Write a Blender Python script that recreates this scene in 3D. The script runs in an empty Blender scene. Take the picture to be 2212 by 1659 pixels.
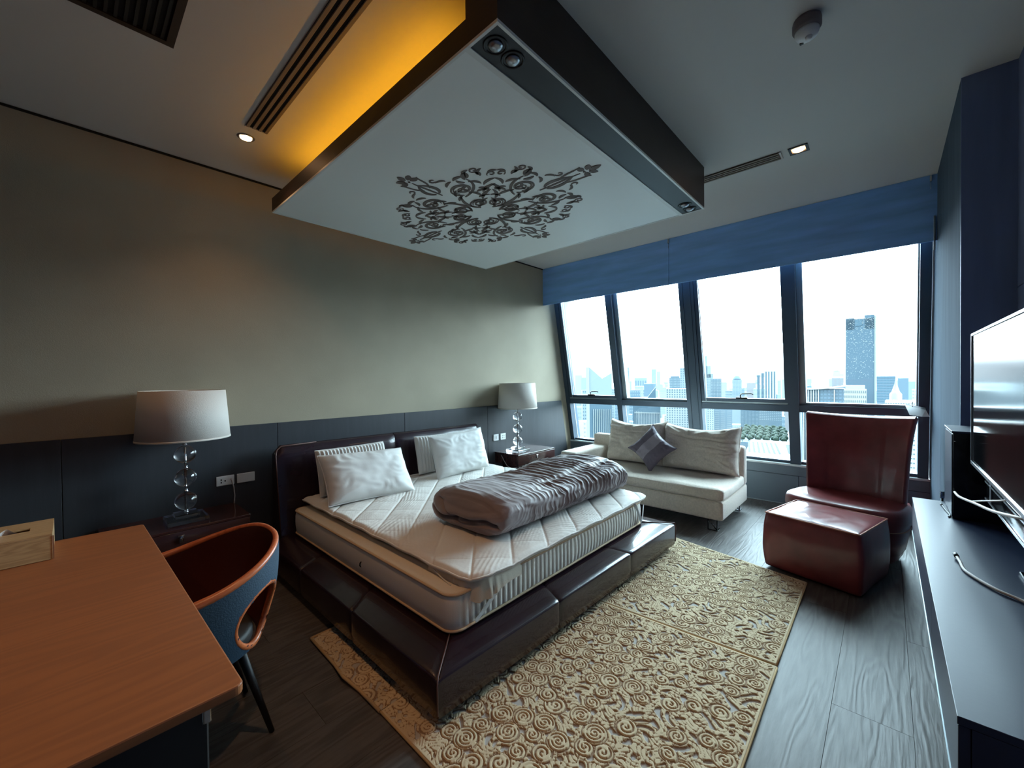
import bpy, bmesh, math, random
import numpy as np
from mathutils import Vector, Matrix, noise
C = bpy.context.scene.collection
SC = bpy.context.scene
PI = math.pi
random.seed(7)

# ------------------------------------------------------------------ camera
CAM_H = 1.45
RIGHT = Vector((0.67798114, -0.735, -0.01078482))
DOWN = Vector((-0.01632177, -0.00038431, -0.99986672))
FWD = Vector((0.73489807, 0.67806661, -0.01225705))
cam = bpy.data.cameras.new('camera')
cam.sensor_width = 36.0
cam.lens = 878.0 / 2212 * 36
cam.clip_start = 0.02
cam.clip_end = 20000
co = bpy.data.objects.new('camera', cam)
C.objects.link(co)
U = -DOWN
Bk = -FWD
co.matrix_world = Matrix(((RIGHT.x, U.x, Bk.x, 0), (RIGHT.y, U.y, Bk.y, 0), (RIGHT.z, U.z, Bk.z, CAM_H), (0, 0, 0, 1)))
SC.camera = co
SC.view_settings.view_transform = 'Standard'
SC.view_settings.look = 'None'
SC.view_settings.gamma = 1
SC.view_settings.use_curve_mapping = False
SC.view_settings.exposure = 2.15
cy = SC.cycles
cy.use_denoising = True
cy.max_bounces = 10
cy.diffuse_bounces = 5
cy.glossy_bounces = 4
cy.transmission_bounces = 8
cy.transparent_max_bounces = 12
cy.caustics_reflective = False
cy.caustics_refractive = False
cy.sample_clamp_indirect = 6

def lin(c):
    c = c / 255.0
    return c / 12.92 if c <= 0.04045 else ((c + 0.055) / 1.055) ** 2.4
def rgb(r, g, b): return (lin(r), lin(g), lin(b), 1)

# ------------------------------------------------------------------ sky: bright overcast, thinner and bluer at the horizon
W = bpy.data.worlds.new('overcast_sky')
SC.world = W
W.use_nodes = True
nt = W.node_tree
nt.nodes.clear()
wo = nt.nodes.new('ShaderNodeOutputWorld')
bg = nt.nodes.new('ShaderNodeBackground')
tc = nt.nodes.new('ShaderNodeTexCoord')
sx = nt.nodes.new('ShaderNodeSeparateXYZ')
rp = nt.nodes.new('ShaderNodeValToRGB')
nz = nt.nodes.new('ShaderNodeTexNoise')
nz.inputs['Scale'].default_value = 3.5
nz.inputs['Detail'].default_value = 3
mp = nt.nodes.new('ShaderNodeMapping')
mp.inputs['Scale'].default_value = (1, 1, 5)
ad = nt.nodes.new('ShaderNodeMath'); ad.operation = 'MULTIPLY_ADD'
ad.inputs[1].default_value = 0.05
nt.links.new(tc.outputs['Generated'], mp.inputs['Vector'])
nt.links.new(mp.outputs['Vector'], nz.inputs['Vector'])
nt.links.new(tc.outputs['Generated'], sx.inputs[0])
nt.links.new(nz.outputs['Fac'], ad.inputs[0])
nt.links.new(sx.outputs['Z'], ad.inputs[2])
nt.links.new(ad.outputs[0], rp.inputs['Fac'])
el = rp.color_ramp.elements
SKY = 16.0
def skyc(v, warm=0.0): return ((0.67 + warm) * v, 0.88 * v, 1.0 * v, 1)
el[0].position = 0.0; el[0].color = skyc(0.018, 0.06)
el[1].position = 0.45; el[1].color = skyc(.36)
for p, v, w in ((0.045, 0.021, 0.08), (0.065, 0.09, 0.10), (0.09, 0.30, .08), (0.2, 0.38, 0.04)):
    e = el.new(p); e.color = skyc(v, w)
nt.links.new(rp.outputs['Color'], bg.inputs['Color'])
# glow added on the window side to light the room: sky brightens smoothly towards it
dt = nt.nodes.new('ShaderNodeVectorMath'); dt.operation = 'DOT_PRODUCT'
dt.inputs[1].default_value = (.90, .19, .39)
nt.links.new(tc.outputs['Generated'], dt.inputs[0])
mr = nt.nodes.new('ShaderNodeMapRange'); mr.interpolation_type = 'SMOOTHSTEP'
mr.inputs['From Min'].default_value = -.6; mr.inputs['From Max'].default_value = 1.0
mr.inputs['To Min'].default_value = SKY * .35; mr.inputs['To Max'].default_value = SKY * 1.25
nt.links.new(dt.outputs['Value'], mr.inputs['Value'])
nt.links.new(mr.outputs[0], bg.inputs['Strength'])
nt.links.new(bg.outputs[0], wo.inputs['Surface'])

# portal at the window opening: guides the sky light through the glass
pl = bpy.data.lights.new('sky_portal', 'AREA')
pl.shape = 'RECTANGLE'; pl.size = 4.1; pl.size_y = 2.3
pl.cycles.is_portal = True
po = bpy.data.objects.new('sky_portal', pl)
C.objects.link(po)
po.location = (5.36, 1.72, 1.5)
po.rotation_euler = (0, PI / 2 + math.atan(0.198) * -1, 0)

# ------------------------------------------------------------------ helpers
OFF = {}
class MB:
    def __init__(s): s.bm = bmesh.new()
    def quad(s, *p, smooth=False):
        f = s.bm.faces.new([s.bm.verts.new(q) for q in p]); f.smooth = smooth; return f
    def box(s, a, b, r=0.0, seg=1, M=None):
        t = bmesh.new()
        bmesh.ops.create_cube(t, size=1)
        for v in t.verts:
            v.co = Vector([a[i] + (v.co[i] + .5) * (b[i] - a[i]) for i in range(3)])
        if r > 0:
            bmesh.ops.bevel(t, geom=list(t.edges), offset=r, segments=seg, affect='EDGES', profile=0.5)
        s._add(t, M, seg > 1); return s
    def prism(s, pts, z0, z1, r=0.0, seg=2, M=None, smooth=False):
        t = bmesh.new()
        f = t.faces.new([t.verts.new((p[0], p[1], z0)) for p in pts])
        e = bmesh.ops.extrude_face_region(t, geom=[f])
        bmesh.ops.translate(t, vec=(0, 0, z1 - z0), verts=[v for v in e['geom'] if isinstance(v, bmesh.types.BMVert)])
        bmesh.ops.recalc_face_normals(t, faces=t.faces)
        if r > 0:
            ed = [x for x in t.edges if abs(x.verts[0].co.z - x.verts[1].co.z) < 1e-6]
            bmesh.ops.bevel(t, geom=ed, offset=r, segments=seg, affect='EDGES', profile=0.5)
        s._add(t, M, smooth); return s
    def _add(s, t, M=None, smooth=False):
        if M is not None: bmesh.ops.transform(t, matrix=M, verts=t.verts)
        m = {}
        for v in t.verts: m[v] = s.bm.verts.new(v.co)
        for f in t.faces:
            try:
                g = s.bm.faces.new([m[v] for v in f.verts]); g.smooth = smooth or f.smooth
            except ValueError: pass
        t.free()
    def tube(s, pts, r, n=8, cap=True, rz=None):
        pts = [Vector(p) for p in pts]
        rs = r if isinstance(r, (list, tuple)) else [r] * len(pts)
        rings = []; up = None
        for i, p in enumerate(pts):
            d = (pts[min(i + 1, len(pts) - 1)] - pts[max(i - 1, 0)]).normalized()
            if up is None:
                up = Vector((0, 0, 1)) if abs(d.z) < .9 else Vector((1, 0, 0))
            x = d.cross(up).normalized(); y = x.cross(d).normalized(); up = y
            rings.append([s.bm.verts.new(p + (x * math.cos(2 * PI * k / n) + y * math.sin(2 * PI * k / n)) * rs[i]) for k in range(n)])
        for i in range(len(rings) - 1):
            for k in range(n):
                f = s.bm.faces.new([rings[i][k], rings[i][(k + 1) % n], rings[i + 1][(k + 1) % n], rings[i + 1][k]]); f.smooth = True
        if cap:
            s.bm.faces.new(rings[0][::-1]); s.bm.faces.new(rings[-1])
        return s
    def lathe(s, prof, c, n=32, axis=2, closed=False):
        rings = []
        for (r, z) in prof:
            ring = []
            for k in range(n):
                a = 2 * PI * k / n
                ring.append(s.bm.verts.new((c[0] + r * math.cos(a), c[1] + r * math.sin(a), c[2] + z)))
            rings.append(ring)
        m = len(rings)
        for i in range(m if closed else m - 1):
            j = (i + 1) % m
            for k in range(n):
                f = s.bm.faces.new([rings[i][k], rings[i][(k + 1) % n], rings[j][(k + 1) % n], rings[j][k]]); f.smooth = True
        if not closed:
            if prof[0][0] > 1e-4: s.bm.faces.new(rings[0][::-1])
            if prof[-1][0] > 1e-4: s.bm.faces.new(rings[-1])
        return s
    def grid(s, P, wrap=False, flip=False):
        nr, nc = len(P), len(P[0])
        V = [[s.bm.verts.new(q) for q in row] for row in P]
        for i in range(nr - 1):
            for j in range(nc if wrap else nc - 1):
                k = (j + 1) % nc
                q = [V[i][j], V[i][k], V[i + 1][k], V[i + 1][j]]
                if flip: q.reverse()
                f = s.bm.faces.new(q); f.smooth = True
        return V
    def build(s, name, mat, parent=None, local=False, weld=False, smooth=None, normals=True):
        if weld: bmesh.ops.remove_doubles(s.bm, verts=s.bm.verts, dist=1e-5)
        if normals: bmesh.ops.recalc_face_normals(s.bm, faces=s.bm.faces)
        me = bpy.data.meshes.new(name)
        if parent is not None and not local:
            bmesh.ops.translate(s.bm, vec=-OFF.get(parent.name, Vector((0, 0, 0))), verts=s.bm.verts)
        if smooth is not None:
            for f in s.bm.faces: f.smooth = smooth
        s.bm.to_mesh(me); s.bm.free()
        return link(name, me, mat, parent)
def link(name, me, mat, parent=None):
    if mat is not None: me.materials.append(mat)
    o = bpy.data.objects.new(name, me)
    C.objects.link(o)
    if parent is not None:
        o.parent = parent
        OFF[o.name] = OFF.get(parent.name, Vector((0, 0, 0)))
    else:
        OFF[o.name] = Vector((0, 0, 0))
    return o
def grid_mesh(name, P, mat, parent=None, local=False, faces=None):
    """fast regular grid from a numpy array (rows, cols, 3)"""
    P = np.asarray(P, dtype=np.float64)
    nr, nc = P.shape[:2]
    V = P.reshape(-1, 3).copy()
    if parent is not None and not local: V -= np.array(OFF.get(parent.name, Vector((0, 0, 0))))
    i = np.arange(nr - 1)[:, None] * nc + np.arange(nc - 1)[None, :]
    F = np.stack([i, i + 1, i + nc + 1, i + nc], -1).reshape(-1, 4)
    me = bpy.data.meshes.new(name)
    me.vertices.add(len(V)); me.vertices.foreach_set('co', V.ravel())
    me.loops.add(F.size); me.loops.foreach_set('vertex_index', F.ravel().astype(np.int32))
    me.polygons.add(len(F)); me.polygons.foreach_set('loop_start', np.arange(len(F), dtype=np.int32) * 4)
    me.polygons.foreach_set('use_smooth', np.ones(len(F), dtype=bool))
    me.update(calc_edges=True); me.validate()
    return link(name, me, mat, parent)
def tag(o, label=None, cat=None, group=None, kind=None):
    if label: o['label'] = label
    if cat: o['category'] = cat
    if group: o['group'] = group
    if kind: o['kind'] = kind
    return o
def thing(name, label, cat, loc=(0, 0, 0), rz=0, group=None):
    o = bpy.data.objects.new(name, None)
    o.empty_display_size = 0.1
    C.objects.link(o); o.location = loc; o.rotation_euler = (0, 0, rz)
    OFF[o.name] = Vector(loc)
    return tag(o, label, cat, group)
def dup(root, loc=None, label=None, group=None, rot=None):
    r = root.copy(); C.objects.link(r)
    if loc is not None: r.location = loc
    if rot is not None: r.rotation_euler = rot
    if label: r['label'] = label
    if group: r['group'] = group
    for ch in list(root.children):
        c = ch.copy(); C.objects.link(c); c.parent = r
        for g in ch.children:
            d = g.copy(); C.objects.link(d); d.parent = c
    return r
def struct(name, mb, m, parent=None, **k):
    o = mb.build(name, m, parent, **k)
    if parent is None: o['kind'] = 'structure'
    return o

# ------------------------------------------------------------------ materials
def mat(name, col, rough=.6, metal=0, spec=.5, bump=0, bscale=40, stretch=None, var=0, vscale=6, coat=0, sheen=0, trans=0, ior=1.45, detail=3):
    m = bpy.data.materials.new(name); m.use_nodes = True
    n = m.node_tree; b = n.nodes['Principled BSDF']
    b.inputs['Base Color'].default_value = col
    b.inputs['Roughness'].default_value = rough
    b.inputs['Metallic'].default_value = metal
    b.inputs['Specular IOR Level'].default_value = spec
    b.inputs['Coat Weight'].default_value = coat
    b.inputs['Sheen Weight'].default_value = sheen
    b.inputs['Transmission Weight'].default_value = trans
    b.inputs['IOR'].default_value = ior
    if bump or var:
        t = n.nodes.new('ShaderNodeTexCoord'); mpp = n.nodes.new('ShaderNodeMapping')
        n.links.new(t.outputs['Object'], mpp.inputs['Vector'])
        if stretch: mpp.inputs['Scale'].default_value = stretch
    if bump:
        z = n.nodes.new('ShaderNodeTexNoise'); z.inputs['Scale'].default_value = bscale; z.inputs['Detail'].default_value = detail
        bu = n.nodes.new('ShaderNodeBump'); bu.inputs['Strength'].default_value = bump; bu.inputs['Distance'].default_value = .01
        n.links.new(mpp.outputs[0], z.inputs['Vector']); n.links.new(z.outputs['Fac'], bu.inputs['Height'])
        n.links.new(bu.outputs[0], b.inputs['Normal'])
    if var:
        z = n.nodes.new('ShaderNodeTexNoise'); z.inputs['Scale'].default_value = vscale; z.inputs['Detail'].default_value = 5
        r = n.nodes.new('ShaderNodeValToRGB')
        r.color_ramp.elements[0].position = .3; r.color_ramp.elements[1].position = .7
        r.color_ramp.elements[0].color = tuple(c * (1 - var) for c in col[:3]) + (1,)
        r.color_ramp.elements[1].color = tuple(min(1, c * (1 + var)) for c in col[:3]) + (1,)
        n.links.new(mpp.outputs[0], z.inputs['Vector']); n.links.new(z.outputs['Fac'], r.inputs[0])
        n.links.new(r.outputs[0], b.inputs['Base Color'])
    return m
def wood(name, c0, c1, rough=.4, axis=0, scale=1.0, bump=.15, coat=0.0, spec=.5):
    """wood with cathedral grain running along the axis"""
    m = bpy.data.materials.new(name); m.use_nodes = True
    n = m.node_tree; b = n.nodes['Principled BSDF']
    t = n.nodes.new('ShaderNodeTexCoord'); mpp = n.nodes.new('ShaderNodeMapping')
    oi = n.nodes.new('ShaderNodeObjectInfo')
    s = [7.0 * scale] * 3; s[axis] = 0.8 * scale
    mpp.inputs['Scale'].default_value = s
    vm = n.nodes.new('ShaderNodeVectorMath'); vm.operation = 'ADD'
    mul = n.nodes.new('ShaderNodeVectorMath'); mul.operation = 'SCALE'; mul.inputs[0].default_value = (37, 19, 11)
    n.links.new(oi.outputs['Random'], mul.inputs['Scale'])
    n.links.new(t.outputs['Object'], vm.inputs[0]); n.links.new(mul.outputs[0], vm.inputs[1])
    n.links.new(vm.outputs[0], mpp.inputs['Vector'])
    z = n.nodes.new('ShaderNodeTexNoise'); z.inputs['Scale'].default_value = 1.0; z.inputs['Detail'].default_value = 2
    n.links.new(mpp.outputs[0], z.inputs['Vector'])
    mm = n.nodes.new('ShaderNodeMath'); mm.operation = 'MULTIPLY'; mm.inputs[1].default_value = 75
    n.links.new(z.outputs['Fac'], mm.inputs[0])
    sn = n.nodes.new('ShaderNodeMath'); sn.operation = 'SINE'; n.links.new(mm.outputs[0], sn.inputs[0])
    z2 = n.nodes.new('ShaderNodeTexNoise'); z2.inputs['Scale'].default_value = 14; z2.inputs['Detail'].default_value = 4
    n.links.new(mpp.outputs[0], z2.inputs['Vector'])
    a = n.nodes.new('ShaderNodeMath'); a.operation = 'MULTIPLY_ADD'; a.inputs[1].default_value = .28
    n.links.new(sn.outputs[0], a.inputs[0]); n.links.new(z2.outputs['Fac'], a.inputs[2])
    r = n.nodes.new('ShaderNodeValToRGB')
    r.color_ramp.elements[0].position = .2; r.color_ramp.elements[1].position = .8
    r.color_ramp.elements[0].color = c0; r.color_ramp.elements[1].color = c1
    n.links.new(a.outputs[0], r.inputs[0]); n.links.new(r.outputs[0], b.inputs['Base Color'])
    bu = n.nodes.new('ShaderNodeBump'); bu.inputs['Strength'].default_value = bump; bu.inputs['Distance'].default_value = .004
    n.links.new(a.outputs[0], bu.inputs['Height']); n.links.new(bu.outputs[0], b.inputs['Normal'])
    b.inputs['Roughness'].default_value = rough; b.inputs['Coat Weight'].default_value = coat
    b.inputs['Specular IOR Level'].default_value = spec
    return m
def emis(name, col, s):
    m = bpy.data.materials.new(name); m.use_nodes = True
    n = m.node_tree; n.nodes.clear()
    o = n.nodes.new('ShaderNodeOutputMaterial'); e = n.nodes.new('ShaderNodeEmission')
    e.inputs['Color'].default_value = col; e.inputs['Strength'].default_value = s
    n.links.new(e.outputs[0], o.inputs['Surface']); return m
def pane_glass(name):
    m = bpy.data.materials.new(name); m.use_nodes = True
    n = m.node_tree; n.nodes.clear()
    o = n.nodes.new('ShaderNodeOutputMaterial'); t = n.nodes.new('ShaderNodeBsdfTransparent'); g = n.nodes.new('ShaderNodeBsdfGlossy')
    t.inputs['Color'].default_value = (.93, .97, .97, 1); g.inputs['Roughness'].default_value = 0.0
    f = n.nodes.new('ShaderNodeFresnel'); f.inputs['IOR'].default_value = 1.3
    x = n.nodes.new('ShaderNodeMixShader')
    n.links.new(f.outputs[0], x.inputs[0]); n.links.new(t.outputs[0], x.inputs[1]); n.links.new(g.outputs[0], x.inputs[2])
    n.links.new(x.outputs[0], o.inputs['Surface']); return m

M = {}
M['paper'] = mat('wallpaper_beige', rgb(165, 156, 136), .75, bump=.10, bscale=180, var=.04, vscale=3)
M['ceiling'] = mat('ceiling_paint', rgb(216, 213, 208), .8, bump=.03, bscale=90)
M['dado'] = mat('dado_laminate', rgb(58, 61, 66), .42, bump=.04, bscale=120, var=.08, vscale=30, stretch=(1, 1, .1))
M['veneer'] = mat('dark_blue_veneer', rgb(132, 182, 244), .45, bump=.06, bscale=60, var=.14, vscale=14, stretch=(1, .12, 1))
M['veneer_v'] = mat('dark_blue_veneer_upright', rgb(114, 128, 164), .55, bump=.06, bscale=60, var=.12, vscale=14, stretch=(1, 1, .1))
M['floor'] = wood('floor_oak_grey', rgb(72, 68, 66), rgb(90, 86, 84), rough=.46, axis=0, scale=1.0, bump=.30, spec=.36)
M['gap'] = mat('dark_gap', rgb(18, 18, 20), .8)
M['alu'] = mat('window_aluminium', rgb(70, 84, 98), .42, metal=.35, spec=.4)
M['alu_l'] = mat('window_aluminium_bead', rgb(150, 165, 172), .35, metal=.4)
M['sill'] = mat('sill_stone', rgb(196, 204, 208), .35)
M['knee'] = mat('knee_wall_board', rgb(92, 106, 118), .5)
M['glass'] = pane_glass('window_glass')
M['canopy_w'] = mat('canopy_dark_wood', rgb(50, 36, 30), .45, bump=.05, bscale=80, var=.15, vscale=10, stretch=(.2, .2, 1))
M['canopy_p'] = mat('canopy_pale_panel', rgb(238, 243, 242), .45, bump=.02, bscale=60)
M['canopy_t'] = mat('canopy_white_trim', rgb(225, 228, 225), .35)
M['taupe'] = mat('stencil_taupe', rgb(110, 100, 96), .7)
M['black'] = mat('matt_black', rgb(20, 20, 22), .5)
M['gloss_black'] = mat('gloss_black', rgb(12, 13, 16), .12)
M['chrome'] = mat('chrome', rgb(210, 212, 216), .12, metal=1)
M['steel'] = mat('brushed_steel', rgb(150, 152, 158), .3, metal=1)
M['white'] = mat('white_plastic', rgb(225, 226, 226), .4)
M['leather'] = mat('bed_leather_oxblood', rgb(38, 24, 33), .27, bump=.12, bscale=14, var=.2, vscale=8, coat=.3)
M['leather_c'] = mat('chair_leather_red', rgb(120, 50, 52), .33, bump=.14, bscale=9, var=.28, vscale=5, coat=.2)
M['seam'] = mat('leather_seam', rgb(96, 66, 60), .5)
M['seam_c'] = mat('leather_piping_worn', rgb(176, 112, 90), .5)
M['matt_side'] = mat('mattress_side_cloth', rgb(226, 222, 214), .85, bump=.1, bscale=200)
M['matt_top'] = mat('mattress_ivory_cloth', rgb(214, 206, 190), .8, bump=.06, bscale=150)
M['piping'] = mat('mattress_piping_tan', rgb(196, 170, 140), .7)
M['quilt'] = mat('quilted_white_cotton', rgb(214, 211, 206), .75, bump=.25, bscale=16, detail=5)
M['pillow'] = mat('pillow_white_cotton', rgb(212, 212, 210), .75, bump=.08, bscale=18, detail=4)
M['duvet'] = mat('duvet_taupe_sateen', rgb(124, 112, 114), .55, bump=.10, bscale=24, sheen=.3, detail=4)
M['sofa'] = mat('sofa_beige_wool', rgb(212, 200, 186), .95, bump=.45, bscale=160, var=.10, vscale=60, sheen=.4)
M['throw'] = mat('throw_pillow_plum', rgb(104, 94, 106), .6, bump=.15, bscale=90)
M['throw_l'] = mat('throw_pillow_grey_band', rgb(150, 140, 150), .5, bump=.15, bscale=90)
M['stand'] = wood('nightstand_mahogany', rgb(58, 33, 31), rgb(63, 36, 33), rough=.14, axis=0, scale=1, bump=.02, coat=.4)
M['shade'] = mat('lamp_shade_linen', rgb(214, 208, 200), .85, bump=.15, bscale=220)
M['shade_in'] = mat('lamp_shade_lining', rgb(235, 226, 210), .7)
M['crystal'] = mat('crystal_glass', (1, 1, 1, 1), .0, trans=1, ior=1.5)
M['desk'] = wood('desk_walnut', rgb(134, 80, 46), rgb(146, 88, 50), rough=.42, axis=0, scale=.9, bump=.02)
M['desk_d'] = mat('desk_black_frame', rgb(22, 22, 24), .5)
M['chairwood'] = wood('chair_bentwood_rim', rgb(168, 88, 50), rgb(186, 102, 60), rough=.35, axis=0, scale=1.5, bump=.02)
M['chair_in'] = mat('chair_brown_leather', rgb(72, 30, 24), .36, bump=.08, bscale=40)
M['chair_out'] = mat('chair_blue_fabric', rgb(34, 58, 76), .7, bump=.2, bscale=200)
M['seatpad'] = mat('chair_dark_seat_pad', rgb(30, 26, 24), .6)
M['box'] = wood('tissue_box_ash', rgb(170, 140, 100), rgb(190, 160, 118), rough=.3, axis=0, scale=3, bump=.02)
M['rug_edge'] = mat('rug_binding', rgb(186, 158, 116), .9)
M['tissue'] = mat('tissue_paper', rgb(240, 240, 240), .8)
M['tv'] = mat('tv_screen_glass', rgb(10, 12, 16), .10, spec=.30)
M['console'] = mat('console_blue_black_lacquer', rgb(30, 42, 66), .38, bump=.01, bscale=60)
M['grey_cable'] = mat('cable_grey', rgb(170, 160, 156), .5)
M['led'] = emis('cove_led_amber', (1, .44, .02, 1), 3.8)
M['bulb'] = emis('halogen_bulb', (1, .55, .26, 1), 8)

# ------------------------------------------------------------------ room shell
YW, ZC = 3.77, 3.08
XL = -2.4
def panel_strip(mb, a, b): return mb.box(a, b)
# floor: substrate and planks
fl = struct('floor', MB().box((XL, -.62, -.12), (5.62, YW + .02, -.016)), M['gap'])
PW, GAP = .26, .0004
row = 0
y = -.6
while y < YW:
    y1 = min(y + PW, YW)
    x = XL - random.random() * 1.6
    while x < 5.46:
        L = 1.9
        x0, x1 = max(x, XL), min(x + L, 5.46)
        if x1 - x0 > .02:
            MB().box((x0 + GAP, y + GAP, -.016), (x1 - GAP, y1 - GAP, 0), r=.0006).build('plank', M['floor'], fl)
        x += L
    y += PW; row += 1
struct('ceiling', MB().box((XL, -.62, ZC), (5.62, YW + .02, ZC + .12)), M['ceiling'])
# headboard wall (left of the picture)
wl = struct('wall_left', MB().box((XL, YW, -.02), (5.62, YW + .15, ZC)), M['paper'])
xs = [XL, -.05, 1.165, 2.385, 3.60]
for i in range(4):
    MB().box((xs[i] + .002, YW - .018, .0), (xs[i + 1] - .002, YW - .001, 1.105), r=.001).build('wall_panel', M['dado'], wl)
mb = MB()
def wx(z): return 5.5 - (z - .45) * .198      # inner face of the leaning window frames
P = [(3.604, 0), (wx(0) - .17, 0), (wx(1.105) - .17, 1.105), (3.604, 1.105)]
t = bmesh.new()
f = t.faces.new([t.verts.new((p[0], YW - .018, p[1])) for p in P])
e = bmesh.ops.extrude_face_region(t, geom=[f]); bmesh.ops.translate(t, vec=(0, .017, 0), verts=[v for v in e['geom'] if isinstance(v, bmesh.types.BMVert)])
mb._add(t); mb.build('wall_panel', M['dado'], wl)
# thin dark joint between wall and ceiling
struct('trim_1', MB().box((XL, YW - .012, ZC - .014), (4.78, YW - .001, ZC - .002)), M['gap'])
# far side walls
struct('wall_back', MB().box((XL - .15, -.62, -.02), (XL, YW + .15, ZC)), M['dado'])
NB = -.50     # niche back
wr = struct('wall_right', MB().box((XL, NB - .12, -.02), (3.36, NB - .012, ZC)), M['gap'])
for a, b, z0, z1 in ((XL, -.6, 0, 1.9), (-.6, .75, 0, 1.9), (.75, 2.05, 0, 1.9), (2.05, 3.36, 0, 1.9), (XL, -.6, 1.9, ZC), (-.6, .75, 1.9, ZC), (.75, 2.05, 1.9, ZC), (2.05, 3.36, 1.9, ZC)):
    MB().box((a + .002, NB - .012, z0 + .002), (b - .002, NB, z1 - .002), r=.001).build('wall_panel', M['veneer_v'], wr)
# return of the wall that stands forward of the niche, up to the window
RY = -.30
wn = struct('wall_near_window', MB().box((3.36, NB - .12, 0), (5.62, RY - .012, ZC)), M['gap'])
MB().box((3.348, NB, 0), (3.36, RY, ZC)).build('wall_panel', M['veneer_v'], wn)
M['veneer_m'] = mat('matt_blue_veneer', rgb(80, 94, 108), .95, spec=.04, bump=.06, bscale=60, var=.12, vscale=14, stretch=(1, 1, .1))
for a, b in ((3.36, 4.498), (4.502, 5.62)):
    MB().box((a, RY - .012, 0), (b, RY, ZC - .001)).build('wall_panel', M['veneer_m'], wn)
# window wall: fascia above the heads, knee wall under the sill
HZ = 2.54
fa = struct('wall_window_fascia', MB().box((4.80, RY, HZ + .004), (4.812, YW, ZC)), M['veneer'])
for a, b in ((RY, 1.884), (1.888, YW)):
    MB().box((4.785, a, HZ), (4.80, b, ZC - .002)).build('wall_panel', M['veneer'], fa)
struct('wall_window_header', MB().box((4.99, RY, 2.92), (5.70, YW, ZC)), M['knee'])
kn = struct('wall_window_knee', MB().box((5.50, RY, 0), (5.70, YW, .43)), M['knee'])
for a, b, z0, z1 in ((RY, .72, 0, .33), (.724, 1.76, 0, .33), (1.764, 2.83, 0, .33), (2.834, YW, 0, .33)):
    MB().box((5.472, a, z0), (5.499, b, z1), r=.002).build('wall_panel', M['knee'], kn)
MB().box((5.466, RY, .335), (5.499, YW, .44), r=.002).build('sill_front', M['knee'], kn)
struct('trim_2', MB().box((5.45, RY, .44), (5.75, YW, .462), r=.003), M['sill'])
struct('baseboard_window', MB().box((5.462, RY, 0), (5.4715, YW, .008)), M['alu_l'])
MB().box((5.455, .05, .26), (5.471, .10, .30), r=.003).build('outlet_cover', M['white'], kn)

# ------------------------------------------------------------------ windows
def slab_w(mb, y0, y1, za, zb, d0, d1, r=0):
    """box that leans with the window plane: between heights za..zb, depth d0..d1 behind the inner face"""
    v = []
    for z in (za, zb):
        for yy in (y0, y1):
            for d in (d0, d1):
                v.append(mb.bm.verts.new((wx(z) + d, yy, z)))
    for q in ((0, 1, 3, 2), (4, 6, 7, 5), (0, 4, 5, 1), (2, 3, 7, 6), (0, 2, 6, 4), (1, 5, 7, 3)):
        mb.bm.faces.new([v[i] for i in q])
    return mb
ZB, ZT = .462, 2.92
mull = [(3.70, 3.765), (2.80, 2.875), (1.71, 1.885), (.70, .80), (-.29, -.215)]
for im_, (a, b) in enumerate(mull):
    m = MB(); slab_w(m, a, b, ZB, ZT, -.02, .16)
    if b - a > .15:
        slab_w(m, a + .035, a + .045, ZB, ZT, -.028, -.02); slab_w(m, b - .05, b - .04, ZB, ZT, -.028, -.02)
    struct('trim_%d' % (im_ + 3), m, M['alu'])
wins = [(2.875, 3.70, True), (1.885, 2.80, False), (.80, 1.71, True), (-.215, .70, False)]
TZ0, TZ1 = 1.055, 1.13
for i, (a, b, openable) in enumerate(wins):
    m = MB(); slab_w(m, a, b, TZ0, TZ1, -.01, .15)
    w = struct('window_%d' % (i + 1), m, M['alu'])
    w['label'] = 'leaning window bay with transom bar'
    m = MB(); slab_w(m, a, b, ZB, ZB + .03, .02, .15); m.build('window_frame', M['alu'], w)
    m = MB(); slab_w(m, a + .004, b - .004, ZB + .03, TZ0, .085, .095); m.build('pane', M['glass'], w)
    z0 = TZ1
    if openable:
        m = MB()
        slab_w(m, a, b, TZ1 + .022, TZ1 + .062, -.005, .10)
        slab_w(m, a, a + .03, TZ1 + .062, ZT, -.005, .10)
        slab_w(m, b - .045, b, TZ1 + .062, ZT, -.005, .10)
        m.build('sash', M['alu'], w)
        m = MB(); slab_w(m, a, b, TZ1 + .001, TZ1 + .02, .0, .06)
        slab_w(m, b - .06, b - .052, TZ1 + .02, ZT, -.012, -.003); m.build('bead', M['alu_l'], w)
        m = MB(); slab_w(m, a + .031, b - .046, TZ1 + .063, ZT, .06, .07); m.build('pane', M['glass'], w)
        ym = (a + b) / 2
        x = wx(TZ1 + .07)
        h = MB().box((x - .035, ym - .06, TZ1 + .055), (x - .005, ym + .06, TZ1 + .078), r=.006, seg=2)
        h.tube([(x - .025, ym + .01, TZ1 + .07), (x - .03, ym + .008, TZ1 + .105), (x - .032, ym - .005, TZ1 + .118), (x - .034, ym - .10, TZ1 + .122), (x - .034, ym - .125, TZ1 + .112)], .007, 6)
        h.build('handle', M['gloss_black'], w)
    else:
        m = MB(); slab_w(m, a, b, TZ1, TZ1 + .03, .04, .15)
        slab_w(m, b - .055, b, TZ1 + .03, ZT, .05, .15); slab_w(m, a, a + .012, TZ1 + .03, ZT, .05, .15); m.build('bead', M['alu_l'], w)
        m = MB(); slab_w(m, a + .013, b - .056, TZ1 + .031, ZT, .085, .095); m.build('pane', M['glass'], w)
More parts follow.
